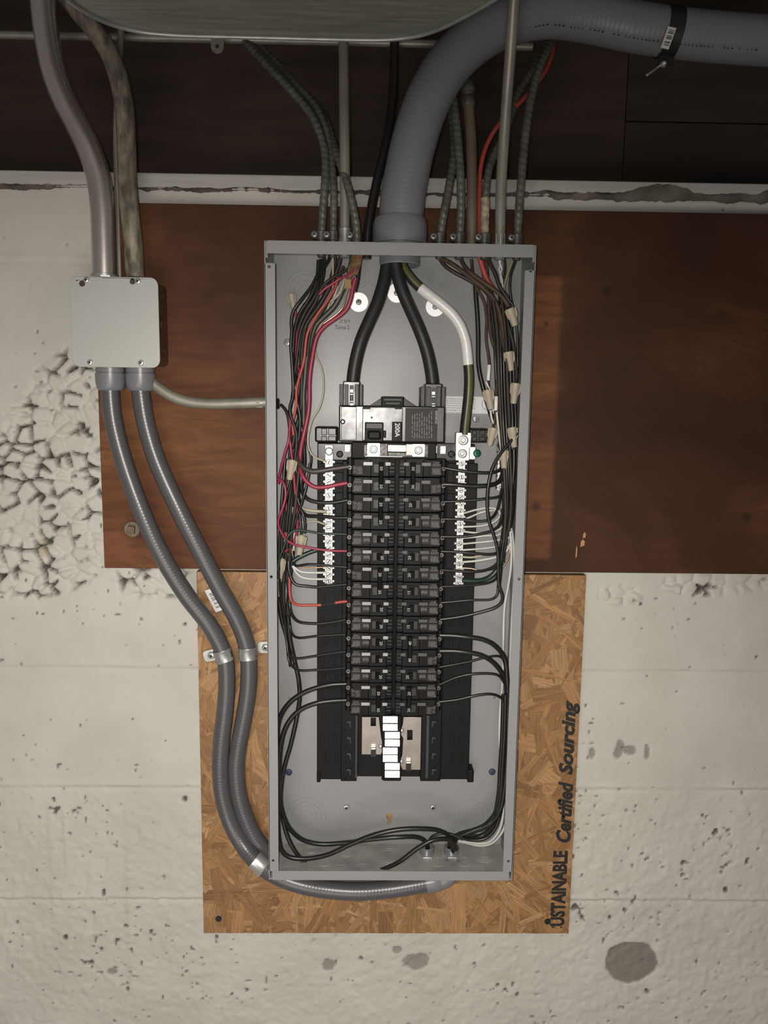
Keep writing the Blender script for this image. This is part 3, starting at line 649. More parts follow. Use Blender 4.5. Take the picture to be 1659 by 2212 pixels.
# ================================================================== NEUTRAL BARS
NB0, NB1 = BASE-.002, BASE+.009
def bar(name, xt, xb_, yt, yb, wpx, ys, label, lugged):
    pt, pb = P(xt, yt, NB1), P(xb_, yb, NB1); root = empty(name, tuple((pt+pb)/2), label=label, cat='terminal bar')
    w_ = M(wpx, pt)/2; cx = (pt[0]+pb[0])/2
    b = B().box(cx-w_, cx+w_, NB0, NB1, pb[2], pt[2])
    b.build('bar', aluminium, root, bevel=.0006)
    for k, y in enumerate(ys):
        q = P(xt+(xb_-xt)*(y-yt)/(yb-yt), y, NB1); q[0] = cx; r = w_*.72
        s = B().rev(q, (0, -1, 0), [(-.002, r), (.0002, r), (.0007, r*.85), (.0007, r*.6), (-.0006, r*.5)], 16).build('terminal_screw', zinc, root, sharp=25)
        an = random.uniform(0, PI); d = (math.cos(an), math.sin(an)); sb = B()
        sb.prism([(q[0]+r*(.7*d[0]*i-.16*d[1]*j), q[2]+r*(.7*d[1]*i+.16*d[0]*j)) for i, j in ((-1, -1), (1, -1), (1, 1), (-1, 1))], NB1, NB1+.0008)
        sb.build('slot', rubber_black, s)
        for sg in (-1, 1):
            B().box(cx+sg*w_-(.0022 if sg < 0 else 0), cx+sg*w_+(.0022 if sg > 0 else 0), NB0+.002, NB1-.003, q[2]-.0014, q[2]+.0014).build('wire_port', zinc_bright, root)
    return root, cx, w_
ysl = [998+14.35*i for i in range(19) if i != 1]
nbl, ncx, nw = bar('neutral_bar', 711, 709.5, 961, 1261, 17.5, ysl, 'silver neutral bar down the panel, on the same side as the junction box', False)
q = P(710, 975, NB1); B().rev((ncx, -NB1, q[2]), (0, -1, 0), [(0, .0062), (.001, .0062), (.0016, .0053), (.0006, .004), (.0006, .0028), (.0016, .0024), (.0016, .001)], 28).build('lug_screw', zinc_bright, nbl, sharp=25)
ysr = [1002+14.4*i for i in range(19)]
nbr, rcx, rw = bar('neutral_bar', 997, 992, 985, 1264, 15.5, ysr, 'silver neutral bar with two square lugs at its head', True)
lug(nbr, 1001, 951, 32, NB1-.006, NB1+.014, aluminium); lug(nbr, 999, 980, 29, NB1-.008, NB1+.006, aluminium)
q = P(1021, 979, NB1); rbox(B(), 1014, 965, 1027, 993, BASE-.004, BASE+.004).build('bond_strap', zinc_bright, nbr, bevel=.0008)
q = P(1030, 979, BASE+.003); pan_screw(q, M(8.5, q), 'bonding_screw', green_screw, nbr)['label'] = 'green bonding screw'
# small ground bar on the far side
gq0, gq1 = P(1083, 957, .042), P(1079, 1060, .042)
gb = empty('ground_bar', tuple((gq0+gq1)/2), label='short silver ground bar half hidden behind wires beside the cabinet side', cat='terminal bar')
B().box(min(gq0[0], gq1[0])-.0045, max(gq0[0], gq1[0])+.003, .03, .042, gq1[2], gq0[2]).build('bar', aluminium, gb, bevel=.0006)
for k in range(8):
    z = gq0[2]+(gq1[2]-gq0[2])*(k+.5)/8; x = (gq0[0]+gq1[0])/2
    B().rev((x+.0008, -.042, z), (0, -1, 0), [(-.001, .0026), (.0004, .0026), (.0009, .002), (-.0003, .001)], 14).build('terminal_screw', zinc, gb, sharp=25)
    B().box(x-.0052, x-.0036, .034, .0426, z-.0014, z+.0014).build('wire_port', rubber_black, gb)

# ================================================================== BRANCH BREAKERS
BF = .094                                              # main front face of a breaker
zt_, zb2 = PZz(855, 992, BF), PZz(850, 1547, BF); PITCH = (zt_-zb2)/15
xlo, xli = (PX(749, 1000, BF)+PX(744, 1540, BF))/2, (PX(855, 1000, BF)+PX(850, 1540, BF))/2
xro, xri = (PX(965, 1000, BF)+PX(957, 1540, BF))/2, (PX(864, 1000, BF)+PX(857, 1540, BF))/2
LB = .5*((xli-xlo)+(xro-xri))                          # length of a breaker
def U(f): return f*LB
def prof(b, pts, z0_, z1_):                            # stepped side profile (u, h) extruded over z
    n = len(pts); V_ = [(u, -h, z) for z in (z0_, z1_) for u, h in pts]
    b.add(V_, [tuple(range(n)), tuple(range(2*n-1, n-1, -1))]+[(i, (i+1) % n, n+(i+1) % n, n+i) for i in range(n)])
SH = PITCH*.475
D0 = BASE+.002
side_prof = [(0, D0), (0, .071), (U(.035), .076), (U(.1), .076), (U(.11), .0905), (U(.16), .0925), (U(.5), .0925), (U(.505), BF), (U(.87), BF), (U(.875), .0905), (U(.985), .0895), (U(.985), .07), (U(.94), .066), (U(.94), D0)]
b = B(); prof(b, side_prof, -SH, SH)
PM = {}
V0 = np.array(b.V)
def lm(key, bld, m, bev=None):
    for sd, sg in (('L', 1), ('R', -1)): PM[sd+key] = mesh(key, np.array(bld.V)*np.array([sg, 1, 1]), bld.F, tab_no_glare if sd == 'R' and m is glare_label else m)
lm('body', b, black_plastic)
b = B(); b.box(U(.13), U(.335), .0915, .0929, -SH*.78, SH*.2); lm('label_plate', b, label_brown)
b = B(); b.box(U(.345), U(.53), .0915, .0934, -SH*.62, SH*.2); lm('logo_plate', b, label_brown)
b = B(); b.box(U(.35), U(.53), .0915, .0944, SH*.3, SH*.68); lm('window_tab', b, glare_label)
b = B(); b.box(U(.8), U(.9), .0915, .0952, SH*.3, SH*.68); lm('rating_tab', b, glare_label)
b = B(); b.plate([(U(.54), -SH*.8), (U(.79), -SH*.8), (U(.79), SH*.62), (U(.54), SH*.62)], [[(U(.565), -SH*.55), (U(.66), -SH*.55), (U(.66), SH*.42), (U(.565), SH*.42)]], BF-.0005, BF+.0012); lm('toggle_bezel', b, black_plastic)
b = B(); b.box(U(.565), U(.66), BF-.0003, BF+.0002, -SH*.55, SH*.42); lm('toggle_recess', b, rubber_black)
b = B(); prof(b, [(U(.64), BF), (U(.645), BF+.0055), (U(.66), BF+.007), (U(.735), BF+.0045), (U(.75), BF)], -SH*.42, SH*.36); lm('toggle', b, black_plastic)
b = B(); prof(b, [(U(.66), BF), (U(.665), BF+.006), (U(.68), BF+.008), (U(.745), BF+.006), (U(.765), BF)], -SH*.2-PITCH, SH*.7); lm('toggle_tie', b, black_plastic)
b = B(); b.rev((U(.062), -.076, -SH*.1), (0, -1, 0), [(-.001, .0036), (.0004, .0036), (.001, .003), (.001, .0012), (-.0004, .001)], 14); lm('terminal_screw', b, clip_dull)
b = B(); b.box(U(.985), U(1.0), .07, .088, -SH*.9, SH*.9); lm('nose', b, black_plastic)
b = B()                                                # ridge lines across the far end
for z in (-.45, 0, .45): b.box(U(.885), U(.98), .089, .0911, SH*(z-.05), SH*(z+.05))
lm('vent_ridge', b, grey_plastic)
rr = random.Random(3)
b = B()                                                # printed lines on the label
for k in range(7):
    u = U(.165+.022*k); b.box(u, u+U(.009), .0928, .09305, -SH*(.72-rr.uniform(0, .12)), -SH*rr.uniform(-.08, .1))
b.box(U(.14), U(.325), .0925, .09272, SH*.3, SH*.36); b.box(U(.15), U(.32), .0925, .09272, SH*.46, SH*.52)
for u in (.18, .2, .22, .25, .28): b.box(U(u), U(u+.012), .0925, .09272, SH*.62, SH*rr.uniform(.72, .8))
b.torus((U(.147), -.09295, -SH*.62), (0, 1, 0), .0011, .0003, 12, 4); lm('label_print', b, print_dim)
b = B(); b.torus((U(.51), -.0935, -SH*.2), (0, 1, 0), .0016, .00022, 16, 4)
for k in range(6):
    u = U(.375+.02*k); b.box(u, u+U(.009), .0933, .09355, -SH*rr.uniform(.3, .42), SH*rr.uniform(-.12, .06))
lm('logo_print', b, print_dim)
b = B()                                                # denser two-pole print
for i in range(9):
    for j in range(5):
        if rr.random() < .8: b.box(U(.15+.019*i), U(.15+.019*i+rr.uniform(.006, .014)), .0928, .09305, -SH*.74+SH*.17*j, -SH*.74+SH*.17*j+SH*rr.uniform(.05, .13))
b.torus((U(.155), -.09295, SH*.1), (0, 1, 0), .0016, .0003, 14, 4); lm('dense_print', b, print_dim)
def num_mesh(s, sd):
    key = sd+'number'+s
    if key not in PM:
        o = text_obj('n', s, print_white, None, 0, 0, 0, .0042, None, -PI/2 if sd == 'L' else PI/2, bold=.004); PM[key] = o.data; bpy.data.objects.remove(o)
    return PM[key]
def pole(root, zoff, amp, kind, sd):
    for k in ('body', 'nose'): 
        o = inst('pole_case' if k == 'body' else 'case_nose', PM[sd+k], root, (0, 0, zoff))
        if k == 'body':
            bv = o.modifiers.new('bevel', 'BEVEL'); bv.width = .0006; bv.segments = 2; bv.limit_method = 'ANGLE'
    lp = inst('label_plate', PM[sd+'label_plate'], root, (0, 0, zoff)); inst('label_print', PM[sd+('label_print' if kind != 'dense' else 'dense_print')], lp)
    if kind == 'single':
        lg = inst('logo_plate', PM[sd+'logo_plate'], root, (0, 0, zoff)); inst('logo_print', PM[sd+'logo_print'], lg)
    inst('window_tab', PM[sd+'window_tab'], root, (0, 0, zoff)); inst('rating_tab', PM[sd+'rating_tab'], root, (0, 0, zoff))
    inst('toggle_bezel', PM[sd+'toggle_bezel'], root, (0, 0, zoff)); inst('toggle_recess', PM[sd+'toggle_recess'], root, (0, 0, zoff))
    inst('terminal_screw', PM[sd+'terminal_screw'], root, (0, 0, zoff)); inst('vent_ridge', PM[sd+'vent_ridge'], root, (0, 0, zoff))
    tg = None
    if kind == 'single': inst('toggle', PM[sd+'toggle'], root, (0, 0, zoff))
    hh = BF+.0016 if kind == 'single' else BF+.0084
    inst('rating_number', num_mesh(amp, sd), root, ((1 if sd == 'L' else -1)*U(.715 if kind != 'single' else .755), -hh-(.004 if kind == 'single' else 0), zoff-(.0 if kind != 'single' else SH*.1)))
def breaker(side_, slot, amp, poles, label):
    z = zt_-PITCH*(slot+.5)
    left = side_ == 'L'
    root = empty('circuit_breaker' if poles == 1 else 'double_breaker', (xlo if left else xro, 0, z), label=label, cat='circuit breaker', group='branch breakers in two columns')
    if poles == 1: pole(root, 0, amp, 'single', side_)
    else:
        pole(root, 0, amp, 'dense' if left else 'plain', side_); pole(root, -PITCH, amp, 'plain' if left else 'dense', side_)
        inst('toggle_tie', PM[side_+'toggle_tie'], root)
ords = ['first', 'second', 'third', 'fourth', 'fifth', 'sixth', 'seventh', 'eighth', 'ninth', 'tenth', 'eleventh', 'twelfth']
s = 0
for k, (amp, n) in enumerate((('50', 2), ('20', 2), ('20', 1), ('20', 1), ('20', 2), ('20', 1), ('20', 1), ('20', 1), ('20', 1), ('20', 1), ('50', 2))):
    lab_ = f'black {amp} amp {"double-pole" if n == 2 else "single"} breaker, {ords[k] if k < 10 else "lowest"} from the top in the left column'
    breaker('L', s, amp, n, lab_); s += n
s = 0
for k, (amp, n) in enumerate((('30', 2), ('20', 1), ('20', 1), ('20', 1), ('20', 1), ('20', 1), ('15', 1), ('15', 1), ('15', 1), ('40', 2), ('20', 1), ('20', 2))):
    lab_ = f'black {amp} amp {"double-pole" if n == 2 else "single"} breaker, {ords[k] if k < 11 else "lowest"} from the top in the right column'
    breaker('R', s, amp, n, lab_); s += n

# ================================================================== MAIN BREAKER
MF = .106
mb = empty('main_breaker', tuple(P(846, 955, .08)), label='large black 200 amp main breaker above the branch breakers', cat='main breaker')
rbox(B(), 732, 875, 960, 957, BASE, MF).build('case', gloss_plastic, mb, bevel=.002)
rbox(B(), 737, 878, 770, 951, MF-.002, MF+.0012).build('side_cover', gloss_plastic, mb, bevel=.0008)
rbox(B(), 783, 879, 869, 953, MF-.002, MF+.0016).build('centre_cover', gloss_plastic, mb, bevel=.001)
for xa, xb in ((784, 800), (853, 868)): rbox(B(), xa, 877, xb, 884, MF, MF+.0024).build('cover_notch', black_plastic, mb, bevel=.0006)
pl = rbox(B(), 876, 881, 944, 954, MF-.002, MF+.0008).build('rating_label', label_brown, mb, bevel=.0004)
b = B()
for i in range(9):
    x = 890+i*5.2; y = 890+rr.uniform(0, 12) if i < 8 else 888
    while y < 944:
        L_ = rr.uniform(4, 14); rbox(b, x, y, x+1.3, min(y+L_, 947), MF+.0007, MF+.001); y += L_+rr.uniform(1.5, 4)
b.build('label_print', print_dim, pl)
q = P(933.5, 891, MF+.0011); B().torus(q, (0, 1, 0), M(4.3, q), .0002, 20, 4).build('certification_mark', print_dim, pl)
q = P(942.5, 901, MF+.0012); text_obj('maker_name', 'SIEMENS', print_white, pl, q[0], q[2], MF+.0012, M(4.6, q), M(27, q), -PI/2)
b = B(); q = P(808, 935, MF); r_ = rect(788, 912, 828, 955, MF+.008)
mh = B().box(r_[0], r_[1], MF, MF+.008, r_[2], r_[3]).build('handle', black_plastic, mb, bevel=.0012)
rbox(B(), 791, 914, 826, 926, MF+.006, MF+.0098).build('handle_label', grey_plastic, mh, bevel=.0005)
rbox(B(), 794, 930, 823, 950, MF+.006, MF+.014).build('handle_grip', black_plastic, mh, bevel=.003)
rbox(B(), 827, 930, 834, 946, MF, MF+.006).build('handle_catch', black_plastic, mb, bevel=.0008)
rp = rbox(B(), 847, 911, 868, 954, MF, MF+.0036).build('rating_block', black_plastic, mb, bevel=.001)
q = P(858.5, 929, MF+.0038); text_obj('rating_number', '200A', sticker_white, rp, q[0], q[2], MF+.0038, M(10.5, q), M(30, q), -PI/2, bold=.012)
q = P(740.5, 911, MF+.0012); B().rev(q, (0, -1, 0), [(0, M(5.5, q)), (.0008, M(5.5, q)), (.001, M(4, q))], 20).build('cover_screw', black_plastic, mb)
a2 = [(q[0]+M(2.6, q)*math.cos(k*PI/2), q[2]+M(2.6, q)*math.sin(k*PI/2)) for k in range(4)]
B().prism(a2, MF+.0018, MF+.0024).build('screw_drive', zinc_bright, mb)
q = P(803, 902, MF+.0016); B().rev(q, (0, -1, 0), [(0, M(2.5, q)), (.0003, M(2.5, q))], 12).build('test_hole', rubber_black, mb)
r_ = rect(824, 856, 872, 879, .085); B().box(r_[0], r_[1], BK+.01, .085, r_[2], r_[3]).build('rear_bracket', black_plastic, mb, bevel=.0012)
rbox(B(), 829, 861, 868, 866, .085, .087).build('bracket_ledge', grey_plastic, mb, bevel=.0004); rbox(B(), 833, 869, 864, 874, .085, .0865).build('bracket_ledge', grey_plastic, mb, bevel=.0004)
p1, p2, p3, p4 = P(797, 877, .06), P(826, 858, .06), P(870, 858, .06), P(900, 878, .06)
B().prism([(p[0], p[2]) for p in (p1, p2, p3, p4)], .05, .06).build('mounting_flange', grey_plastic, mb, bevel=.0006)
for x0_, x1_, yt_ in ((733, 783, 821), (909, 961, 826)):
    xc = (x0_+x1_)/2
    rbox(B(), xc-17, yt_+2, xc+19, yt_+58, .05, .098).build('lug_housing', gloss_plastic, mb, bevel=.0015)
    for xa, xb in ((x0_, x0_+9), (x1_-11, x1_)): rbox(B(), xa, yt_+9, xb, yt_+56, .05, .092).build('housing_wing', grey_plastic, mb, bevel=.0008)
    for xa, xb in ((xc-14, xc-5), (xc+8, xc+17)): rbox(B(), xa, yt_+9, xb, yt_+56, .09, .1).build('housing_rib', grey_plastic, mb, bevel=.0008)
    ch = rbox(B(), xc-3, yt_+11, xc+6, yt_+56, .09, .0988).build('lug_window', rubber_black, mb)
    for ya, yb in ((yt_+20, yt_+27), (yt_+30, yt_+32), (yt_+45, yt_+47), (yt_+50, yt_+56)): rbox(B(), xc-2, ya, xc+5, yb, .098, .1002).build('lug_face', zinc_bright, ch, bevel=.0004)
    rbox(B(), xc-2, yt_+33, xc+5, yt_+44, .098, .0998).build('lug_screw_plug', grey_plastic, ch, bevel=.0008)
# ================================================================== JUNCTION BOX
JF = .073
ja, jb, jc, jd = P(148, 597, JF), P(341, 599, JF), P(157, 790, JF), P(346, 797, JF)
jx0, jx1 = (ja[0]+jc[0])/2, (jb[0]+jd[0])/2; jz1, jz0 = (ja[2]+jb[2])/2, (jc[2]+jd[2])/2
jbx = empty('junction_box', ((jx0+jx1)/2, -PLY, jz0), label='square galvanised junction box with a blank cover on the plywood', cat='junction box')
ins = .0035
jbody = B().prism(rrect(jx0+ins, jx1-ins*.6, jz0+ins, jz1-ins, .008, 4), PLY+.0005, JF-.0016).build('box_body', box_dark, jbx, bevel=.0004)
kh = []
for px, py, r in ((177, 612, 6.5), (286, 608, 6)): q = P(px, py, JF); kh.append(circle(q[0], q[2], M(r, q), 16))
B().plate(rrect(jx0, jx1, jz0, jz1, .011, 5), kh, JF-.0014, JF).build('cover_plate', cover_zinc, jbx, bevel=.0005)
for px, py in ((187, 605), (298, 608), (195, 783), (305, 784)): q = P(px, py, JF); pan_screw(q, M(6.5, q), 'cover_screw', zinc_bright, jbx)
for z in (.5, .82, .2):                                # side knockouts of the box
    zc = jz0+(jz1-jz0)*z; B().torus((jx1-ins*.6+.0003, -(PLY+JF)/2, zc), (1, 0, 0), .011 if z == .5 else .007, .0006, 30, 6).build('knockout_ring', box_dark, jbx)
def hexnut(b, c, ax, r, L_): return b.rev(c, ax, [(0, r*.9), (L_*.12, r), (L_*.88, r), (L_, r*.9)], 6)

# ================================================================== TUBES
def tube(name, pp, h, wpx, m, label, cat, n=16, rfun=None, step=.004, group=None, root=None, ref=None):
    w3 = path3(pp, h); r = M(wpx, w3[len(w3)//2] if ref is None else w3[ref])/2
    b = B(); sweep(b, w3, r, n, step, None if rfun is None else (lambda s_, t_: rfun(s_, t_, r)))
    return b, w3, r
def simple(name, pp, h, wpx, m, label, cat, **k):
    g = k.pop('group', None); b, w3, r = tube(name, pp, h, wpx, m, label, cat, **k)
    return b.build(name, m, None, sharp=60, label=label, cat=cat, group=g), w3, r
def helix(period, amp, turns=True):
    def f(s_, t_, r):
        ph = (s_/period+(t_/(2*PI) if turns else 0*t_)) % 1.0
        return r*(1-amp)+r*amp*np.abs(np.sin(ph*PI))**.6
    return f
def ribs(period, amp):
    def f(s_, t_, r): return r*(1+amp*(np.abs(np.cos(PI*s_/period))**6)+0*t_)
    return f
MH = .067                                              # mid depth of the cabinet top
# big grey hose into the top of the cabinet
hp = [(865, 520), (867, 470), (871, 420), (880, 370), (896, 300), (924, 218), (968, 142), (1030, 82), (1105, 43), (1185, 28), (1275, 38), (1380, 60), (1500, 76), (1700, 92)]
hh = [MH, MH, MH, MH, MH, MH, .065, .062, .06, .055, .05, .05, .05, .05]
w3 = path3(hp, hh); R = M(98, P(885, 340, MH))/2
hose = empty('flexible_conduit', tuple(w3[0]), label='thick grey flexible conduit bending from the panel top across to the side', cat='conduit')
b = B(); sweep(b, w3, R, 40, .0011, lambda s_, t_: R*(1-.007)+R*.007*np.abs(np.cos(PI*s_/.0068))**.7+0*t_); b.build('hose', hose_big := mat('hose_big', (.175, .175, .19), .4), hose, sharp=60)
zt = BZ1; cq = P(864, 500, MH)
b = B(); rc = M(119, P(864, 490, MH))/2
b.rev((cq[0], -MH, zt), (0, 0, 1), [(0, rc*.9), (.006, rc*.9), (.0062, rc*.99), (.02, rc*1.0), (.034, rc*.985), (.0405, rc*.93), (.041, rc*.8)], 44).build('coupling', pvc_grey, hose, sharp=30)
b = B(); rt = M(88, P(862, 560, MH))/2
b.rev((cq[0], -MH, zt-.001), (0, 0, -1), [(0, rt)]+[(.002+.0011*k, rt*(1.0 if k % 2 else .965)) for k in range(16)]+[(.0205, rt*.96), (.0205, rt*.86), (.004, rt*.86)], 44, cap=False).build('threaded_end', pvc_grey, hose, sharp=25)
b = B(); b.rev((cq[0], -MH, zt-.0015), (0, 0, -1), [(0, rt*1.17), (.004, rt*1.17)], 8).build('locknut', zinc, hose, bevel=.0006)
# printed dots along the hose
b = B()
for k in range(60):
    px = 1130+k*8.5; i_ = np.interp(px, [p[0] for p in hp[7:]], [p[1] for p in hp[7:]])
    if random.random() < .75:
        py = i_+np.interp(px, [1130, 1250, 1659], [22, 25, 20]); q = P(px, py, .05+R*.9); rbox(b, px, py, px+random.uniform(2, 5), py+1.8, .05+R*.88, .05+R*.91)
b.build('printed_marks', print_black, hose)
# strap with a bar code tag
st = empty('hose_strap', tuple(P(1448, 60, .05)), label='black strap with bar code tag holding the thick hose up', cat='strap')
c0 = P(1446, 70, .05); b = B(); ax = (w3[12]-w3[11]); ax /= np.linalg.norm(ax)
u = np.cross(ax, [0, -1, 0]); u /= np.linalg.norm(u); v = np.cross(u, ax)
wS = M(33, c0)/2
ring = []
for k in range(28):
    t = 2*PI*k/28; ring.append((u*math.cos(t)+v*math.sin(t)))
V_ = []
for rr_ in (R*1.015, R*1.05):
    for d in (-wS, wS):
        V_ += [c0+ax*d+g*rr_ for g in ring]
n = 28; Fc = []
for i in range(n):
    j = (i+1) % n; Fc += [(i, j, n+j, n+i), (2*n+i, 3*n+i, 3*n+j, 2*n+j), (i, 2*n+i, 2*n+j, j), (n+i, n+j, 3*n+j, 3*n+i)]
B().add(V_, Fc).build('strap_band', rubber_black, st, sharp=40)
rbox(B(), 1424, 108, 1455, 140, .052, .056).build('strap_ear', rubber_black, st, bevel=.001)
q = P(1434, 137, .058); B().rev(q, (0, -1, 0), [(-.003, M(7, q)), (.0, M(6.5, q)), (.004, M(3, q)), (.0045, .0003)], 18).build('bolt_head', zinc_bright, st, sharp=60)
b = B(); sweep(b, [P(1426, 141, .055), P(1412, 152, .07), P(1398, 162, .082)], M(2.6, q), 8, .003); b.build('cotter_wire', zinc_bright, st)
tq = [P(x, y, .05+R*1.06) for x, y in ((1443, 57), (1461, 61), (1444, 107), (1427, 103))]
tg = B().prism([(p[0], p[2]) for p in tq], .05+R*1.05, .05+R*1.05+.0008).build('bar_code_tag', sticker_white, st)
b = B()
for k in range(11):
    t = .12+.07*k; 
    if k in (3, 7): continue
    a_ = [(tq[0][i]*(1-t)+tq[3][i]*t, tq[1][i]*(1-t)+tq[2][i]*t) for i in (0, 2)]
    p_ = lambda f: (a_[0][0]*(1-f)+a_[0][1]*f, a_[1][0]*(1-f)+a_[1][1]*f)
    d_ = .022+.01*(k % 3); g_ = ((tq[3][0]-tq[0][0])*d_, (tq[3][2]-tq[0][2])*d_)
    s_, e_ = p_(.22), p_(.88); b.prism([s_, e_, (e_[0]+g_[0], e_[1]+g_[1]), (s_[0]+g_[0], s_[1]+g_[1])], .05+R*1.05+.0007, .05+R*1.05+.001)
b.build('bar_code', print_black, tg)

# two grey liquid-tight hoses on the other side
h1 = [(238, 838), (240, 870), (246, 915), (265, 990), (302, 1095), (347, 1195), (402, 1285), (452, 1350), (476, 1393), (487, 1425), (490, 1480), (486, 1540), (479, 1600), (476, 1660), (481, 1718), (499, 1778), (528, 1830), (563, 1869), (600, 1893), (650, 1911), (710, 1922), (775, 1926), (840, 1921), (892, 1913), (925, 1907)]
g1 = [.05, .05, .05, .05, .05, .046, .04, .036, .034, .034, .034, .034, .034, .034, .034, .036, .045, .06, .07, .075, .075, .075, .072, .07, .068]
h2 = [(303, 838), (307, 870), (315, 915), (337, 990), (386, 1100), (432, 1190), (477, 1275), (511, 1335), (530, 1382), (537, 1420), (537, 1480), (529, 1540), (516, 1610), (511, 1660), (517, 1720), (536, 1778), (560, 1822), (590, 1856), (640, 1880), (720, 1892), (800, 1894), (880, 1890)]
g2 = [.05, .05, .05, .05, .05, .046, .04, .036, .034, .034, .034, .034, .034, .034, .034, .034, .034, .034, .034, .034, .036, .04]
for k, (pp, gg, lb, cx_) in enumerate(((h1, g1, 'grey flexible hose, outer of the pair, looping under the panel', 238), (h2, g2, 'grey flexible hose, inner of the pair, ending behind the panel', 303))):
    w3 = path3(pp, gg); r = .0132
    root = empty('flexible_conduit', tuple(w3[0]), label=lb, cat='conduit', group='liquid-tight hoses from the junction box')
    b = B(); sweep(b, w3, r, 26, .0011, lambda s_, t_: r*(1-.012)+r*.012*np.abs(np.cos(PI*s_/.0052+t_*.5))**.7); b.build('hose', hose_grey, root, sharp=60)
    q = P(cx_, 797, .05); zc = jz0; rr_ = M(62, q)/2
    b = B(); b.rev((q[0], -.05, zc), (0, 0, -1), [(0, rr_*.98), (.006, rr_*.98), (.0062, rr_*.93), (.0075, rr_*.93), (.0078, rr_*1.03), (.022, rr_*1.0), (.0295, rr_*.92), (.032, rr_*.82), (.032, rr_*.5)], 30); b.build('compression_fitting', pvc_grey, root, sharp=30)
    if k == 0:
        e0, e1 = w3[-1], w3[-1]+(w3[-1]-w3[-2])/np.linalg.norm(w3[-1]-w3[-2])*.021
        b = B(); b.rev(e0, e1-e0, [(-.004, r*1.12), (.006, r*1.15), (.014, r*1.15), (.021, r*1.0)], 28); fit = b.build('end_fitting', pvc_grey, root, sharp=30)
        b = B(); sweep(b, [e1-(e1-e0)*.1, e1+np.array([.008, 0, .004]), e1+np.array([.016, .004, .016]), np.array([e1[0]+.017, -.06, BZ0+.001])], r*1.02, 24, .002); b.build('elbow', pvc_grey, root, sharp=60)
# straps on the hoses
def strap(pc, pdir, h, r, sx, earpx, label):
    c_ = P(*pc, h); d_ = P(*pdir, h)-c_; d_ /= np.linalg.norm(d_)
    root = empty('pipe_strap', tuple(c_), label=label, cat='strap', group='zinc straps on the hoses')
    u_ = np.cross(d_, [0, -1, 0]); u_ /= np.linalg.norm(u_); v_ = np.array([0, -1., 0]); v_ = np.cross(u_, d_); v_ = v_ if v_[1] < 0 else -v_
    V_ = []; n_ = 22; prof_ = [(-.0095, 1.1), (-.0085, 1.13), (-.0065, 1.06), (.0065, 1.06), (.0085, 1.13), (.0095, 1.1), (.0095, 1.02), (-.0095, 1.02)]
    for i in range(n_):
        t = math.radians(-28)+math.radians(236)*i/(n_-1); g = u_*math.cos(t)+v_*math.sin(t)
        V_ += [c_+d_*a_+g*r*k_ for a_, k_ in prof_]
    m_ = len(prof_); Fc = [(i*m_+j, (i+1)*m_+j, (i+1)*m_+(j+1) % m_, i*m_+(j+1) % m_) for i in range(n_-1) for j in range(m_)]
    B().add(V_, Fc).build('band', zinc, root, sharp=40)
    q = P(*earpx, OSBH+.003); s_ = .0105; e_ = u_*sx if u_[0]*sx > 0 else u_*-1*sx
    b = B(); ang = math.atan2(d_[2], d_[0])-PI/2; ca_, sa_ = math.cos(ang), math.sin(ang)
    poly = rrect(-.013, .013, -.0095, .0095, .006, 4); b.prism([(q[0]+x*ca_-z*sa_, q[2]+x*sa_+z*ca_) for x, z in poly], OSBH+.0015, OSBH+.004); b.build('ear', zinc, root, bevel=.0006)
    pan_screw((q[0], -OSBH-.004, q[2]), .0058, 'screw', zinc_bright, root)
    return root
strap((483, 1415), (478, 1398), .034, .0132, -1, (457, 1415), 'zinc hose strap on the outer hose at mid height')
strap((535, 1410), (534, 1392), .034, .0132, 1, (574, 1398), 'zinc hose strap on the inner hose beside the panel edge')
c_ = P(562, 1868, .06); d_ = P(530, 1832, .05)-P(595, 1890, .07); d_ /= np.linalg.norm(d_)
root = empty('pipe_strap', tuple(c_), label='shiny zinc strap round the outer hose at the lower panel corner', cat='strap', group='zinc straps on the hoses')
b = B(); b.rev(c_-d_*.011, d_, [(0, .0139), (.001, .0148), (.003, .0143), (.019, .0143), (.021, .0148), (.022, .0139)], 28, cap=False).build('band', zinc_bright, root, sharp=30)
q = P(562, 1885, .055); B().box(q[0]-.012, q[0]+.002, OSBH+.002, .05, q[2]-.006, q[2]+.003).build('ear', zinc, root, bevel=.001)
# bar code sticker lying on the board between the hoses
qs = [P(x, y, TH+.0004) for x, y in ((442, 1276), (461, 1270), (485, 1316), (466, 1323))]
bc = B().prism([(p[0], p[2]) for p in qs], TH-.0003, TH+.0004).build('bar_code_sticker', sticker_white); tag(bc, 'small white bar code sticker on the strand board between the hoses', 'sticker')
b = B(); o_ = np.array([qs[0][0], qs[0][2]]); ex = np.array([qs[1][0], qs[1][2]])-o_; ey = np.array([qs[3][0], qs[3][2]])-o_
for k in range(17):
    if k in (4, 9, 13): continue
    t = .16+.042*k; dt = .014+.012*(k % 2); s0 = .25
    pts = [o_+ex*s0+ey*t, o_+ex*.85+ey*t, o_+ex*.85+ey*(t+dt), o_+ex*s0+ey*(t+dt)]; b.prism([tuple(p) for p in pts], TH, TH+.0006)
b.build('bar_code', print_black, bc)

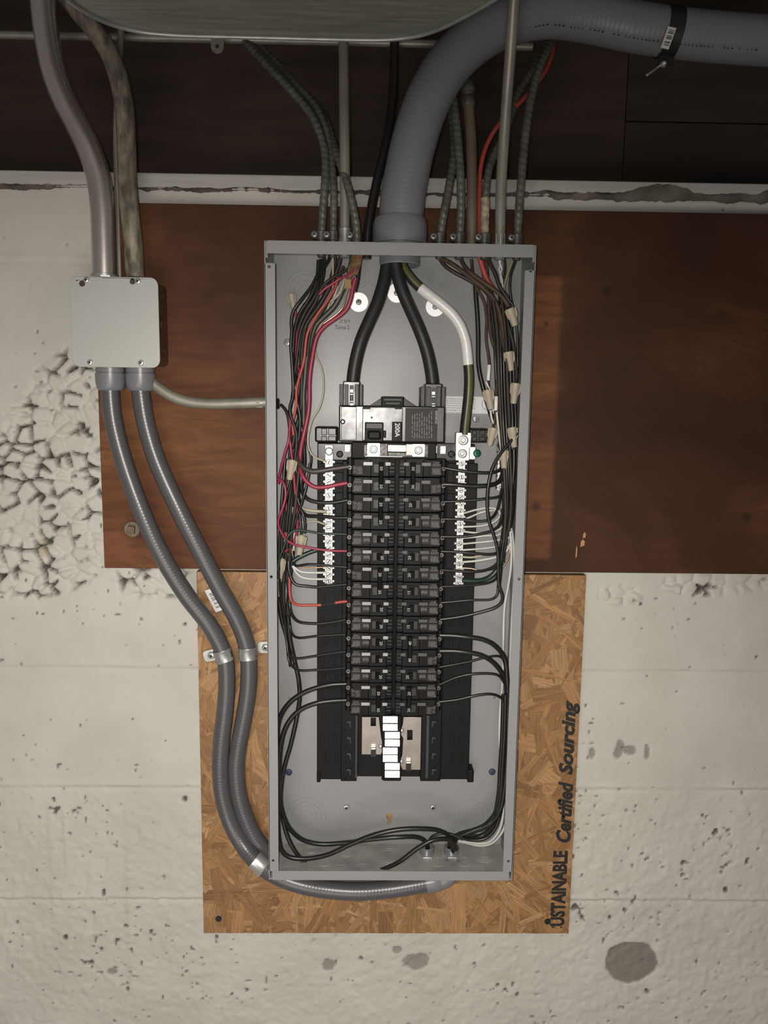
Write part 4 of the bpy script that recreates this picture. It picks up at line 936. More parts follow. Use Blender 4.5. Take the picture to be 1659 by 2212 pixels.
# ---- rigid conduits
def conduit(name, pp, h, wpx, m, label, ref=0, fittings=(), group=None, n=22, r=None, step=.006):
    w3 = path3(pp, h); r = r or M(wpx, w3[ref])/2; root = empty(name, tuple(w3[0]), label=label, cat='conduit', group=group)
    b = B(); sweep(b, w3, r, n, step); b.build('pipe', m, root, sharp=60); return root, w3, r
ra, w3, r = conduit('steel_conduit', [(226, 600), (224, 520), (221, 450), (213, 385), (193, 325), (166, 268), (139, 215), (118, 160), (105, 100), (96, 40), (90, -40)], [.05, .05, .05, .05, .052, .055, .058, .06, .06, .06, .06], 51, emt_red, 'fat shiny steel conduit entering the top of the junction box')
q = w3[0]; b = B(); b.rev((q[0], q[1], jz1), (0, 0, 1), [(0, r*1.02), (.003, r*1.08), (.006, r*1.08), (.0065, r*1.0)], 24).build('ring_nut', zinc, ra, sharp=30)
b = B(); b.rev((q[0]+.001, q[1], jz1+.0005), (0, 0, 1), [(0, r*1.2), (.003, r*1.2)], 10).build('locknut', zinc_bright, ra, bevel=.0005)
rb, w3, r = conduit('steel_conduit', [(292, 600), (287, 520), (280, 450), (275, 380), (273, 310), (269, 240), (258, 175), (238, 118), (205, 65), (165, 18), (120, -40)], [.05, .05, .05, .048, .046, .044, .044, .046, .05, .05, .05], 40, emt_worn, 'corroded older steel conduit beside the shiny one over the junction box')
conduit('thin_conduit', [(259, 600), (256, 500), (253, 400), (251, 300), (254, 200), (260, 100), (261, 40), (261, -30)], .015, 13, emt_dull, 'thin painted conduit behind the two fat junction box conduits', n=14)
rs, w3, r = conduit('offset_conduit', [(318, 815), (338, 834), (372, 856), (410, 868), (455, 872), (510, 871), (566, 869), (590, 868)], .047, 24, emt_dull, 'bent grey conduit running from behind the junction box to the panel side')
q = P(568, 870, .047); b = B(); b.rev((BX0-.0001, q[1], q[2]), (-1, 0, 0), [(0, r*.9), (.012, r*.9), (.0125, r*1.05), (.0215, r*1.05), (.0225, r*.95)], 6).build('hex_nut', zinc_bright, rs, bevel=.0005)
q = P(600, 872, .047); b = B(); b.rev((BX0+TS, q[1], q[2]), (1, 0, 0), [(0, r*1.3), (.003, r*1.3), (.0032, r*.95)]+[(.004+.0008*k, r*(1.0 if k % 2 else .92)) for k in range(6)]+[(.0095, r*.8)], 20).build('threaded_bushing', rubber_black, rs, sharp=25)
# horizontal pipe high up with its strap
conduit('horizontal_pipe', [(-420, 66), (-60, 74), (150, 78), (300, 81), (500, 85), (700, 89), (960, 96), (1150, 101)], -.02, 17, emt_dull, 'horizontal grey pipe running behind the duct along the dark boards', n=16)
q = P(475, 108, -.01); tabp = [(q[0]-.009, q[2]+.03), (q[0]+.009, q[2]+.03)]+[(q[0]+.009*math.cos(t), q[2]+.009*math.sin(t)-.004) for t in np.linspace(0, -PI, 9)]
hang = B().plate(tabp, [circle(q[0], q[2]-.003, .0028, 10)], .008, .0095).build('hanger_tab', emt_dull); tag(hang, 'small metal hanger tab with a hole below the duct', 'hanger')
# EMT into the panel top
def top_fit(root, px, m, r, kind):
    q = P(px, 515, MH); z = BZ1
    if kind == 'clamp':
        c = B(); c.rev((q[0], -MH, z), (0, 0, 1), [(0, r*1.1), (.010, r*1.15), (.0105, r*1.36), (.0225, r*1.36), (.0235, r*1.2), (.0235, r*.9)], 22).build('clamp_collar', clamp_metal, root, sharp=30)
        B().box(q[0]-r*2.1, q[0]-r*.9, MH-.003, MH+.008, z+.0112, z+.0222).build('clamp_ear', clamp_metal, root, bevel=.0018)
        pan_screw((q[0]-r*1.55, -MH-.008, z+.0168), .0046, 'clamp_screw', zinc, root)
    elif kind == 'set':
        c = B(); c.rev((q[0], -MH, z), (0, 0, 1), [(0, r*1.3), (.013, r*1.3), (.0132, r*1.12), (.021, r*1.15), (.027, r*1.2), (.028, r*1.02)], 22).build('set_screw_fitting', zinc, root, sharp=30)
    elif kind == 'hex':
        c = B(); c.rev((q[0], -MH, z), (0, 0, 1), [(0, r*1.02), (.009, r*1.12), (.0225, r*1.12), (.0235, r*1.0)], 6).build('hex_nut', zinc_bright, root, bevel=.0006)
    c = B(); c.rev((q[0], -MH, z-.0015), (0, 0, -1), [(0, r*1.3), (.003, r*1.3), (.0032, r*.98)]+[(.0035+.0008*k, r*(1 if k % 2 else .93)) for k in range(8)]+[(.0105, r*.8)], 18).build('bushing', zinc if kind != 'clamp' else clamp_metal, root, sharp=25)
re_, w3, r = conduit('steel_conduit', [(745, 530), (745, 460), (745, 380), (744, 280), (743, 180), (742, 80), (742, -10)], [MH, MH, MH, MH-.005, MH-.015, MH-.03, MH-.04], 22, emt_dull, 'straight dull conduit rising between the spiral conduits over the panel')
top_fit(re_, 745, zinc, r, 'set')
re_, w3, r = conduit('steel_conduit', [(1080, 530), (1081, 460), (1083, 390), (1088, 310), (1095, 210), (1102, 120), (1108, 30), (1113, -50)], [MH, MH, MH, .07, .085, .105, .13, .15], 23, emt_dull, 'straight grey conduit crossing in front of the thick hose')
top_fit(re_, 1080, zinc, r, 'hex')
emt_brown = mat('emt_brown', (.2, .165, .12), .5, .2, nscale=25, ncol=(.14, .1, .07), nstretch=(1, 1, .3))
re_, w3, r = conduit('brown_conduit', [(1019, 530), (1019, 460), (1019, 380), (1018, 310), (1014, 250), (1011, 205), (1008, 180)], [MH-.01, MH-.01, MH-.015, MH-.02, MH-.03, MH-.035, MH-.04], 23, emt_brown, 'brown painted conduit capped by a metal coupling near the hose')
for k, (y0_, y1_) in enumerate(((232, 206), (202, 180))):
    p0, p1 = P(1012-k, y0_, MH-.033), P(1010-k, y1_, MH-.037); b = B(); b.rev(p0, p1-p0, [(0, r*1.2), (.004, r*1.42), (.012, r*1.42), (.0165, r*1.2)], 16).build('coupling', clamp_metal, re_, sharp=30)
# spiral armoured conduits
def bx(pp, h, wpx, m, label, px0=None, clamp=True, period=.0092):
    w3 = path3(pp, h); r = M(wpx, w3[0])/2; root = empty('spiral_conduit', tuple(w3[0]), label=label, cat='conduit', group='spiral armoured conduits over the panel')
    b = B(); hx = helix(period, .15); sweep(b, w3, r, 16, .0013, lambda s_, t_: hx(s_, t_, r)); b.build('armour', m, root, sharp=70)
    if clamp: top_fit(root, px0, m, r, 'clamp')
    return root
bx([(695, 526), (696, 480), (700, 420), (703, 370), (701, 325), (690, 285), (672, 248), (640, 208), (603, 168), (565, 128), (530, 90), (500, 50)], [MH, MH, MH, .06, .05, .045, .04, .03, .02, .0, -.02, -.03], 18, bx_dark, 'dark spiral conduit, outermost over the panel on the junction box side', 694)
bx([(719, 526), (720, 480), (721, 430), (719, 380), (714, 335), (706, 290), (694, 255), (675, 222), (645, 190), (610, 150), (572, 110), (540, 60)], [MH, MH, MH, .058, .045, .035, .03, .02, .01, -.01, -.03, -.03], 17, bx_dark, 'dark spiral conduit, second from the junction box side over the panel', 719)
bx([(771, 526), (770, 490), (763, 450), (752, 405), (739, 365), (726, 330), (716, 298), (707, 270), (697, 246), (680, 222), (640, 190)], [MH+.012, MH+.012, MH+.012, .075, .065, .05, .03, .02, .0, -.01, -.03], 18, bx_dark, 'dark spiral conduit slanting behind the straight conduit to the black cable', 770)
bx([(951, 526), (954, 490), (961, 450), (969, 410), (976, 370), (981, 330), (980, 280), (972, 230), (965, 190)], [MH, MH, MH, .06, .05, .04, .02, .01, 0], 19, bx_dark, 'dark spiral conduit nearest the thick hose, crossing behind its neighbour', 950)
bx([(992, 526), (994, 490), (996, 440), (995, 390), (992, 340), (988, 290), (982, 240), (975, 190), (968, 150)], [MH, MH, MH, MH, .06, .055, .045, .03, .02], 19, bx_dark, 'dark spiral conduit rising just beside the brown conduit', 992)
bx([(1047, 526), (1047, 490), (1048, 455), (1048, 428)], MH, 20, bx_tan, 'short tan paint-coated spiral conduit beside the orange cord', 1047)
bx([(1049, 432), (1051, 400), (1057, 365), (1070, 330), (1086, 295), (1100, 262), (1120, 200), (1150, 150), (1175, 100)], [MH, MH, .06, .05, .04, .03, .01, 0, -.02], 17, bx_dark, 'dark spiral conduit continuing above the tan one behind the straight conduit', None, False)
bx([(1118, 526), (1119, 490), (1122, 440), (1126, 390), (1130, 340), (1135, 290), (1142, 240), (1152, 190), (1168, 140), (1190, 90), (1205, 50)], [MH, MH, MH, .065, .06, .055, .05, .04, .03, .01, 0], 19, bx_dark, 'dark spiral conduit nearest the panel corner away from the junction box', 1117)
# black cable and orange cord
ob, w3, r = simple('black_cable', [(792, 560), (793, 520), (797, 480), (806, 430), (818, 375), (832, 320), (843, 260), (850, 190), (852, 120), (852, 40)], [.05, .05, .05, .045, .04, .035, .03, .02, .01, 0], 20, w_black, 'glossy black cable rising beside the thick hose into the dark', 'cable')
simple('orange_cord', [(1046, 600), (1043, 575), (1039, 545), (1036, 510), (1035, 460), (1036, 410), (1038, 365), (1047, 325), (1063, 290), (1088, 257), (1122, 222), (1152, 190), (1176, 155), (1192, 118), (1194, 88), (1186, 70)], [.055, .055, .055, .055, .05, .045, .04, .035, .03, .025, .02, .01, 0, -.01, -.02, -.03], 10, w_orange, 'orange-red cord curling up behind the straight conduit', 'cord', n=12)

# ================================================================== DUCT OVERHEAD
ZD = 1.935
curve = [(128, -22), (150, 0), (190, 26), (235, 48), (300, 66), (380, 74), (480, 77), (600, 80), (720, 83), (800, 84), (860, 82), (920, 71), (965, 53), (1010, 30), (1060, 2), (1100, -24)]
pts = [PZ(x, y, ZD) for x, y in curve]
far = [(p[0], p[1]) for p in spline(pts, .01)[:, :2]]
lx, rx = far[0], far[-1]
outl = far+[(rx[0]+.06, rx[1]-.10), (rx[0]+.07, rx[1]-.16), (lx[0]-.06, lx[1]-.16), (lx[0]-.05, lx[1]-.10)]
duct = empty('sheet_metal_duct', (.0, -.45, ZD), label='large galvanised sheet metal duct with a rounded end overhead', cat='duct')
n = len(outl); V_ = [(x, y, ZD) for x, y in outl]+[(x, y, ZD+.2) for x, y in outl]
B().add(V_, [tuple(range(n)), tuple(range(2*n-1, n-1, -1))]+[(i, (i+1) % n, n+(i+1) % n, n+i) for i in range(n)]).build('duct_shell', duct_zinc, duct, sharp=30)
b = B(); sweep(b, [np.array([x, y-.001, ZD-.0015]) for x, y in far[::3]], .0028, 8, .006); b.build('crimped_seam', zinc, duct, sharp=60)
b = B(); sweep(b, [np.array([x, y+.0025, ZD+.003]) for x, y in far[::3]], .0035, 8, .006); b.build('hem', duct_zinc, duct, sharp=60)
# connectors through the cabinet floor
for k, (px, py, lb) in enumerate(((922, 1843, 'grey threaded connector through the panel floor behind the loops'), (975, 1843, 'grey threaded connector through the panel floor where most wires leave'))):
    q = PZ(px, py+2, ZB); root = empty('floor_connector', tuple(q), label=lb, cat='connector'); r = .0122
    B().rev(q, (0, 0, 1), [(0, r)]+[(.003+.001*i, r*(1 if i % 2 else .95)) for i in range(10)]+[(.014, r*.94), (.014, r*.8), (.002, r*.8)], 26, cap=False).build('threaded_end', pvc_grey, root, sharp=25)
    b = B(); n_ = 16; poly = [(q[0]+r*(1.42 if i % 2 else 1.28)*math.cos(2*PI*i/n_), q[1]+r*(1.42 if i % 2 else 1.28)*math.sin(2*PI*i/n_)) for i in range(n_)]
    V_ = [(x, y, ZB+.0002) for x, y in poly]+[(x, y, ZB+.004) for x, y in poly]
    b.add(V_, [tuple(range(n_)), tuple(range(2*n_-1, n_-1, -1))]+[(i, (i+1) % n_, n_+(i+1) % n_, n_+i) for i in range(n_)]).build('locknut', zinc_bright, root, bevel=.0005)
# ================================================================== SERVICE CABLES
def cable(name, pp, h, wpx, m, label, cat='wire', group=None, n=10, step=.0045, ref=None):
    w3 = path3(pp, h); r = M(wpx, w3[len(w3)//2])/2; b = B(); sweep(b, w3, r, n, step)
    return b.build(name, m, None, sharp=60, label=label, cat=cat, group=group), w3, r
cable('service_cable', [(838, 545), (836, 572), (829, 610), (815, 655), (797, 695), (780, 735), (769, 775), (763, 812), (761, 838)], [MH, MH, .072, .078, .082, .085, .085, .085, .085], 28, cable_black, 'thick black service cable bending to the main lug nearer the red wire', n=24, step=.003)
cable('service_cable', [(853, 545), (855, 572), (866, 620), (885, 665), (905, 710), (921, 755), (930, 795), (934, 826), (935, 845)], [MH+.01, MH+.01, .08, .082, .085, .085, .085, .085, .085], 28, cable_black, 'thick black service cable bending to the main lug nearer the white-taped cable', n=24, step=.003)
npth = [(864, 545), (869, 572), (885, 598), (908, 622), (940, 647), (970, 672), (992, 700), (1005, 735), (1010, 775), (1013, 812), (1012, 850), (1008, 890), (1004, 925), (1003, 938)]
nh = [MH, MH, .07, .072, .075, .075, .075, .074, .072, .07, .068, .066, .064, .063]
w3 = path3(npth, nh); r = M(22, w3[7])/2
nc = empty('neutral_cable', tuple(w3[-1]), label='olive-striped thick neutral cable partly wrapped in white tape', cat='wire')
b = B(); sweep(b, w3, r, 24, .003); b.build('jacket', cable_black, nc, sharp=60)
b = B(); sweep(b, w3, r*1.01, 9, .003, arc=(math.radians(50), math.radians(112))); b.build('stripe', olive_stripe, nc, sharp=60)
pfull = spline(w3, .004); ia = np.argmin(np.linalg.norm(pfull-P(908, 622, .072), axis=1)); ib = np.argmin(np.linalg.norm(pfull-P(1013, 805, .07), axis=1))
b = B(); sweep(b, pfull[ia:ib:3], r*1.05, 24, .0022, lambda s_, t_: r*(1.035+.03*((s_/.021+t_/(2*PI)) % 1.0))); b.build('white_tape', tape_white, nc, sharp=40)

# ================================================================== BRANCH WIRES
G = 'branch wires inside the panel'
def W(m, wpx, h, pp, label): return cable('wire', pp, h, wpx*(1.12 if m in (w_black, w_brownblack, w_brown) else 1.05), m, label, 'wire', G)
K, BR, BB, GR, RD, OR, WH, CR, OL, GN, CU = w_black, w_brown, w_brownblack, w_grey, w_red, w_orange, w_white, w_cream, w_olive, w_green, w_copper
# ---- junction box side: wires into the breakers
W(GR, 11, [.06, .06, .055, .055, .05, .05, .06, .075, .08, .078], [(762, 548), (757, 580), (746, 612), (723, 660), (699, 685), (682, 703), (674, 727), (668, 755), (662, 776), (659, 812), (656, 848), (656, 885), (655, 921), (648, 951), (641, 966), (640, 984), (645, 1000), (656, 1011), (672, 1018), (692, 1017), (723, 1012), (753, 1008)], 'thick dark grey wire curving into the uppermost 50 amp breaker pole')
W(RD, 9, [.07, .07, .065, .06, .06, .06, .06, .065, .075, .078, .078], [(768, 600), (762, 622), (757, 648), (749, 667), (735, 681), (717, 693), (699, 707), (687, 722), (680, 742), (674, 776), (670, 803), (668, 830), (668, 861), (666, 891), (660, 921), (654, 948), (650, 968), (648, 990), (648, 1012), (653, 1027), (664, 1042), (680, 1052), (703, 1052), (723, 1048), (750, 1043)], 'thick red wire curving into the second pole of the upper 50 amp breaker')
W(K, 8, [.06, .06, .07, .074, .076], [(652, 960), (650, 1000), (650, 1035), (653, 1062), (661, 1076), (677, 1083), (703, 1086), (723, 1085), (751, 1080)], 'black wire into the upper pole of the first 20 amp double breaker')
W(K, 7.5, [.05, .055, .065, .072, .076], [(640, 1000), (643, 1060), (650, 1100), (660, 1113), (680, 1115), (703, 1116), (725, 1118), (752, 1118)], 'black wire into the lower pole of the first 20 amp double breaker')
W(GN, 5, [.09, .088, .085, .08, .076], [(600, 1232), (604, 1205), (611, 1187), (621, 1161), (629, 1150), (640, 1145), (662, 1147), (692, 1152), (720, 1153), (749, 1154)], 'thin dark green wire arching over the bundle to a single 20 amp breaker')
W(RD, 5.5, [.085, .09, .092, .09, .085, .08, .076], [(597, 1034), (606, 1036), (614, 1046), (617, 1063), (615, 1083), (606, 1109), (601, 1124), (602, 1138), (607, 1148), (615, 1162), (627, 1172), (640, 1178), (662, 1182), (692, 1187), (723, 1190), (749, 1190)], 'slim red wire looping forward then across to a single 20 amp breaker')
W(K, 5, [.06, .07, .076], [(632, 1190), (634, 1212), (638, 1222), (651, 1221), (664, 1219), (692, 1220), (720, 1223), (749, 1225)], 'thin black wire crossing just above the copper and two white wires')
W(K, 6, [.06, .07, .07, .076], [(622, 1195), (624, 1230), (630, 1252), (639, 1263), (662, 1266), (682, 1268), (715, 1265), (749, 1262)], 'black wire passing just below the end of the neutral bar')
W(OR, 6, [.06, .065, .07, .072], [(625, 1240), (626, 1285), (629, 1297), (634, 1303), (645, 1307), (670, 1307), (694, 1307)], 'orange-red wire ending at a black splice before its breaker')
W(K, 3, [.072, .074], [(692, 1307), (708, 1305), (726, 1302)], 'thin bare black gap between two orange wire pieces')
W(OR, 6, [.074, .076], [(724, 1302), (738, 1300), (750, 1299)], 'short orange-red wire stub at a single 20 amp breaker')
W(K, 6, [.05, .06, .07, .076], [(624, 1270), (626, 1310), (629, 1325), (636, 1336), (645, 1343), (679, 1347), (715, 1344), (747, 1338)], 'black wire two below the orange one, sagging towards its breaker')
W(K, 5, [.05, .06, .07, .076], [(623, 1300), (626, 1350), (629, 1366), (636, 1375), (648, 1378), (683, 1374), (715, 1372), (747, 1370)], 'thin black wire third below the orange one, nearly level')
W(K, 5, [.05, .055, .065, .07, .076], [(603, 1300), (608, 1335), (614, 1360), (620, 1391), (622, 1411), (630, 1420), (645, 1422), (680, 1417), (715, 1411), (747, 1407)], 'thin black wire rising from the bundle to the fifth breaker from below')
W(K, 5, [.05, .055, .065, .07, .076], [(618, 1360), (621, 1400), (624, 1427), (634, 1442), (648, 1448), (683, 1447), (715, 1445), (747, 1442)], 'lowest thin black wire to a single 20 amp breaker, above the fat loops')
W(K, 9, [.076, .078, .078, .075, .07, .065, .06, .05, .05, .06, .05, .045], [(748, 1477), (715, 1479), (679, 1487), (650, 1499), (626, 1517), (610, 1538), (601, 1562), (599, 1620), (602, 1690), (608, 1745), (624, 1787), (652, 1813), (690, 1823), (741, 1821), (803, 1813), (860, 1808), (905, 1809), (922, 1822), (923, 1850)], 'fat black wire from the upper pole of the lowest breaker round the panel floor')
W(K, 9, [.076, .08, .08, .08, .08, .08, .08, .08, .085, .08, .07, .05], [(748, 1512), (715, 1514), (683, 1519), (652, 1531), (630, 1550), (614, 1578), (605, 1618), (602, 1680), (600, 1750), (601, 1805), (608, 1836), (622, 1850), (653, 1855), (705, 1847), (762, 1821), (809, 1803), (860, 1792), (912, 1790), (949, 1794), (972, 1808), (978, 1835), (978, 1850)], 'fat black wire from the lower pole of the lowest breaker arching to the floor connector')
W(K, 8.5, [.055, .05, .05, .055, .06, .07, .08, .09, .085, .07], [(622, 1330), (626, 1379), (637, 1431), (645, 1469), (647, 1509), (641, 1549), (628, 1608), (614, 1658), (606, 1720), (612, 1775), (627, 1821), (653, 1858), (684, 1879), (730, 1893), (775, 1895), (816, 1882), (860, 1863), (902, 1832), (938, 1814), (975, 1815), (985, 1835)], 'fat black wire dropping straight down then dipping behind the lower lip')
# ---- neutrals on that side
W(CR, 4, [.04, .05, .06, .062], [(676, 690), (678, 730), (683, 770), (693, 790), (698, 812), (699, 835), (696, 862), (688, 885), (675, 905), (669, 925), (665, 950), (668, 972), (678, 986), (692, 993), (705, 997)], 'cream wire bowing out alone towards the head of the neutral bar')
W(CR, 7, [.05, .06, .06], [(640, 1080), (650, 1096), (663, 1101), (682, 1104), (696, 1105), (706, 1106)], 'thick cream wire entering the neutral bar beside the junction box side bundle')
W(CR, 4, [.05, .055, .058], [(640, 1125), (655, 1128), (672, 1127), (684, 1126), (694, 1130), (706, 1134)], 'thin cream wire with a kink entering the neutral bar')
W(GN, 9, [.065, .06, .055], [(632, 1213), (642, 1206), (658, 1198), (675, 1191), (690, 1187), (704, 1186)], 'thick dark green ground wire slanting up to the neutral bar')
W(CU, 3, [.055, .06], [(636, 1221), (650, 1226), (675, 1226), (705, 1225)], 'bare copper wire running level into the lower neutral bar')
W(WH, 4.5, [.06, .06, .058], [(634, 1222), (641, 1230), (651, 1235), (675, 1237), (695, 1237), (706, 1237)], 'upper of two white wires at the lower end of the neutral bar')
W(WH, 4.5, [.06, .06, .058], [(632, 1222), (639, 1236), (650, 1246), (665, 1250), (690, 1251), (706, 1251)], 'lower of two white wires at the lower end of the neutral bar')
# ---- upper bundle on that side
W(K, 6.5, [.06, .07, .08, .08, .08, .075, .07, .07], [(713, 548), (711, 560), (705, 570), (695, 585), (684, 597), (677, 612), (662, 633), (648, 651), (634, 671), (629, 692), (630, 715), (628, 747), (630, 776), (632, 807), (633, 836), (632, 860), (626, 879), (627, 895), (633, 912), (640, 935), (638, 985), (625, 1050), (610, 1110), (603, 1180), (602, 1250)], 'black wire running down the outer edge of the bundle from a spiral conduit')
W(K, 6, [.05, .055, .055, .06], [(692, 560), (690, 590), (685, 620), (672, 642), (655, 662), (642, 690), (636, 720), (634, 760), (637, 800), (640, 840), (644, 880), (648, 920), (645, 970), (640, 1020)], 'black wire under the first spiral conduit joining the bundle')
W(K, 6, [.045, .05, .05, .055], [(697, 560), (695, 595), (690, 630), (676, 660), (660, 690), (650, 720), (646, 760), (645, 810), (641, 850), (645, 890), (651, 930), (650, 980)], 'black wire second under the first spiral conduit joining the bundle')
W(BB, 8, [.055, .055, .05, .05, .055], [(737, 548), (732, 572), (722, 600), (706, 632), (688, 662), (668, 690), (655, 716), (648, 748), (650, 790), (653, 830), (650, 880), (640, 925), (630, 970)], 'brown-black wire from the straight conduit down through the bundle')
W(BB, 5.5, [.075, .08, .08, .07, .06], [(768, 566), (750, 582), (733, 592), (715, 602), (700, 614), (690, 632), (680, 655), (662, 685), (650, 712), (645, 740), (640, 780), (634, 830), (628, 880)], 'dark wire slanting across the bundle from the frayed paper')
W(OR, 5.5, [.08, .085, .085, .08, .075, .07], [(730, 600), (726, 616), (718, 632), (704, 655), (690, 672), (676, 695), (664, 720), (660, 745), (657, 775), (651, 800), (645, 820), (640, 845), (640, 870), (636, 895), (632, 912), (634, 940)], 'orange-red wire weaving down the middle of the bundle')
W(RD, 5.5, [.085, .09, .085], [(764, 584), (754, 592), (742, 598), (731, 604), (720, 612), (700, 625), (690, 636)], 'short bright red wire coming out of the frayed paper')
W(RD, 5, [.05, .05, .055, .06], [(638, 668), (640, 700), (640, 740), (638, 772), (644, 792), (648, 806)], 'red wire showing through a gap in the upper bundle')
W(CR, 5, [.06, .065, .065, .055], [(748, 590), (743, 606), (736, 628), (726, 642), (712, 652), (702, 662)], 'cream wire curling under the frayed paper')
W(CR, 4.5, [.05, .055, .055, .05], [(719, 552), (719, 590), (719, 625), (713, 652), (705, 675), (694, 700), (680, 724)], 'cream wire dropping straight from the second spiral conduit')
W(WH, 8, [.04, .04, .045], [(728, 618), (722, 640), (714, 668), (700, 690), (688, 708)], 'pale wide wire at the back of the bundle')
W(CU, 3, [.07, .07, .068], [(752, 625), (747, 637), (745, 652), (738, 668), (726, 680), (712, 690), (699, 699)], 'bare copper wire shining along the inside of the thick red one')
W(K, 9, [.05, .05, .05], [(777, 560), (774, 590), (771, 612), (766, 630)], 'black cable end hanging behind the frayed paper')
W(BB, 6, [.06, .065, .07, .065, .06, .06], [(606, 874), (614, 882), (620, 893), (624, 915), (627, 950), (625, 985), (620, 1030), (615, 1090), (610, 1150), (607, 1200)], 'brown-black wire leaving the side bushing and turning down')
W(RD, 6, [.066, .07, .075, .07, .065], [(625, 885), (627, 905), (625, 930), (624, 950), (618, 970), (610, 1000), (604, 1025), (601, 1045)], 'red wire bending outward below the side bushing')
W(RD, 5.5, [.07, .07, .065, .06, .055], [(624, 940), (628, 965), (630, 985), (634, 1010), (636, 1045), (640, 1085), (642, 1120), (641, 1150), (634, 1172), (622, 1188), (610, 1192), (600, 1188)], 'red wire running down the bundle and curling back to the side')
W(BB, 7, [.05, .05, .05, .05], [(648, 930), (640, 980), (632, 1040), (628, 1100), (622, 1160), (616, 1220), (612, 1280), (616, 1340)], 'brown-black wire through the centre of the lower bundle')
W(K, 7, [.045, .045, .05, .05], [(655, 930), (652, 990), (645, 1060), (638, 1120), (634, 1180), (628, 1240), (622, 1300), (620, 1360)], 'black wire behind the red wires in the lower bundle')
W(K, 5, [.07, .075, .07], [(669, 1000), (668, 1018), (662, 1050), (655, 1075), (648, 1098), (640, 1120), (632, 1150)], 'black wire slanting down from the pale wire nut behind')
W(K, 5.5, [.065, .07, .07], [(641, 1068), (648, 1095), (655, 1112), (659, 1130), (658, 1152)], 'black wire bowing down into the lower tan wire nut')
W(K, 5, [.06, .066, .066], [(646, 1095), (648, 1120), (650, 1140), (651, 1160)], 'black wire dropping straight into the lower tan wire nut')
W(K, 5, [.055, .06, .06], [(664, 930), (664, 960), (669, 975), (672, 990), (670, 1010)], 'black wire curving into the pale wire nut behind the thick grey wire')
W(OR, 4.5, [.05, .055, .05], [(618, 1030), (616, 1060), (618, 1090), (620, 1115), (618, 1145), (620, 1190)], 'dull orange wire deep in the lower bundle')
W(WH, 4, [.06, .062, .06], [(622, 1036), (621, 1052), (620, 1072)], 'white wire leaving the small end of the upper tan wire nut')
W(CU, 2.6, [.065, .065, .06], [(637, 1100), (632, 1120), (629, 1145), (630, 1170), (632, 1200), (634, 1216)], 'bare copper wire glinting down the lower bundle')
W(WH, 5.5, [.05, .05], [(634, 1095), (634, 1120), (635, 1150), (634, 1190)], 'greyish white wire behind the red one in the lower bundle')
W(K, 5, [.06, .055, .05, .05], [(612, 1190), (616, 1230), (622, 1270), (626, 1310)], 'black wire leaning inward below the lower bundle')
W(K, 5, [.07, .06, .055], [(604, 1250), (606, 1285), (612, 1320), (618, 1362)], 'black wire close to the lip below the slim tan wire nut')
W(K, 7, [.04, .04, .045], [(600, 1290), (608, 1340), (619, 1378), (624, 1410), (628, 1440)], 'black wire slanting inward behind the others near the lip')
# frayed paper and brown sleeve
b = B()
for k in range(7):
    x_ = 758+k*3.3; w3 = path3([(x_+6, 545), (x_+4-k*.4, 562), (x_-3, 580+random.uniform(-4, 6)), (x_-9, 598+random.uniform(-8, 8))], [.07, .075, .08, .08]); sweep(b, w3, M(2.6, w3[0]), 6, .004)
b.build('paper_wrap', paper_brown, None, label='frayed brown paper wrap hanging from the spiral conduit', cat='paper')
b = B()
for k in range(5):
    x_ = 744+k*2.6; w3 = path3([(x_+3, 603), (x_+2, 612), (x_+random.uniform(-1, 3), 624)], .072); sweep(b, w3, M(2.3, w3[0]), 6, .004)
b.build('paper_wrap', mat('paper_tan', (.32, .2, .1), .8), None, label='small torn tan paper tuft above the bare copper wire', cat='paper')

# ---- far side: wires into the breakers
W(K, 6.5, [.076, .08, .078, .07], [(957, 1010), (979, 1014), (1019, 1020), (1058, 1021), (1077, 1017), (1084, 1008)], 'black wire from the upper pole of the 30 amp breaker')
W(K, 9, [.076, .078, .075, .065, .06], [(958, 1046), (983, 1047), (1019, 1050), (1058, 1048), (1077, 1041), (1086, 1025), (1088, 1000)], 'thick black wire from the lower pole of the 30 amp breaker')
W(K, 5.5, [.076, .078, .075, .065], [(955, 1084), (999, 1082), (1049, 1077), (1079, 1072), (1088, 1060), (1091, 1040)], 'thin black wire, first below the 30 amp pair')
W(K, 5.5, [.076, .078, .078, .07, .06], [(955, 1121), (999, 1122), (1039, 1126), (1057, 1122), (1071, 1108), (1079, 1083), (1084, 1055)], 'thin black wire, second below the 30 amp pair, turning steeply up')
W(K, 6, [.076, .078, .075, .065], [(954, 1159), (999, 1159), (1029, 1155), (1068, 1144), (1081, 1128), (1085, 1099)], 'black wire, third below the 30 amp pair, crossing white wires')
W(K, 6, [.076, .078, .075, .065], [(953, 1191), (985, 1192), (1019, 1195), (1064, 1197), (1077, 1192), (1082, 1175), (1087, 1140)], 'black wire, fourth below the 30 amp pair, sagging over white wires')
W(K, 6, [.076, .076, .07, .06], [(952, 1231), (985, 1233), (1019, 1235), (1054, 1230), (1074, 1217), (1083, 1195), (1088, 1160)], 'black wire just above the thick green ground wire')
W(GN, 11, [.056, .07, .07, .06], [(1000, 1254), (1039, 1254), (1059, 1246), (1073, 1232), (1080, 1210), (1085, 1170)], 'thick green ground wire bending into the lower end of the lugged bar')
W(K, 5, [.076, .076, .07, .06], [(953, 1267), (985, 1266), (1019, 1264), (1058, 1258), (1073, 1248), (1078, 1225)], 'thin black wire just below the thick green ground wire')
W(K, 5, [.076, .078, .078, .075, .065], [(952, 1302), (985, 1299), (1019, 1296), (1048, 1296), (1063, 1294), (1073, 1286), (1076, 1268), (1077, 1235), (1082, 1200)], 'thin black wire to the middle 15 amp breaker, turning up sharply')
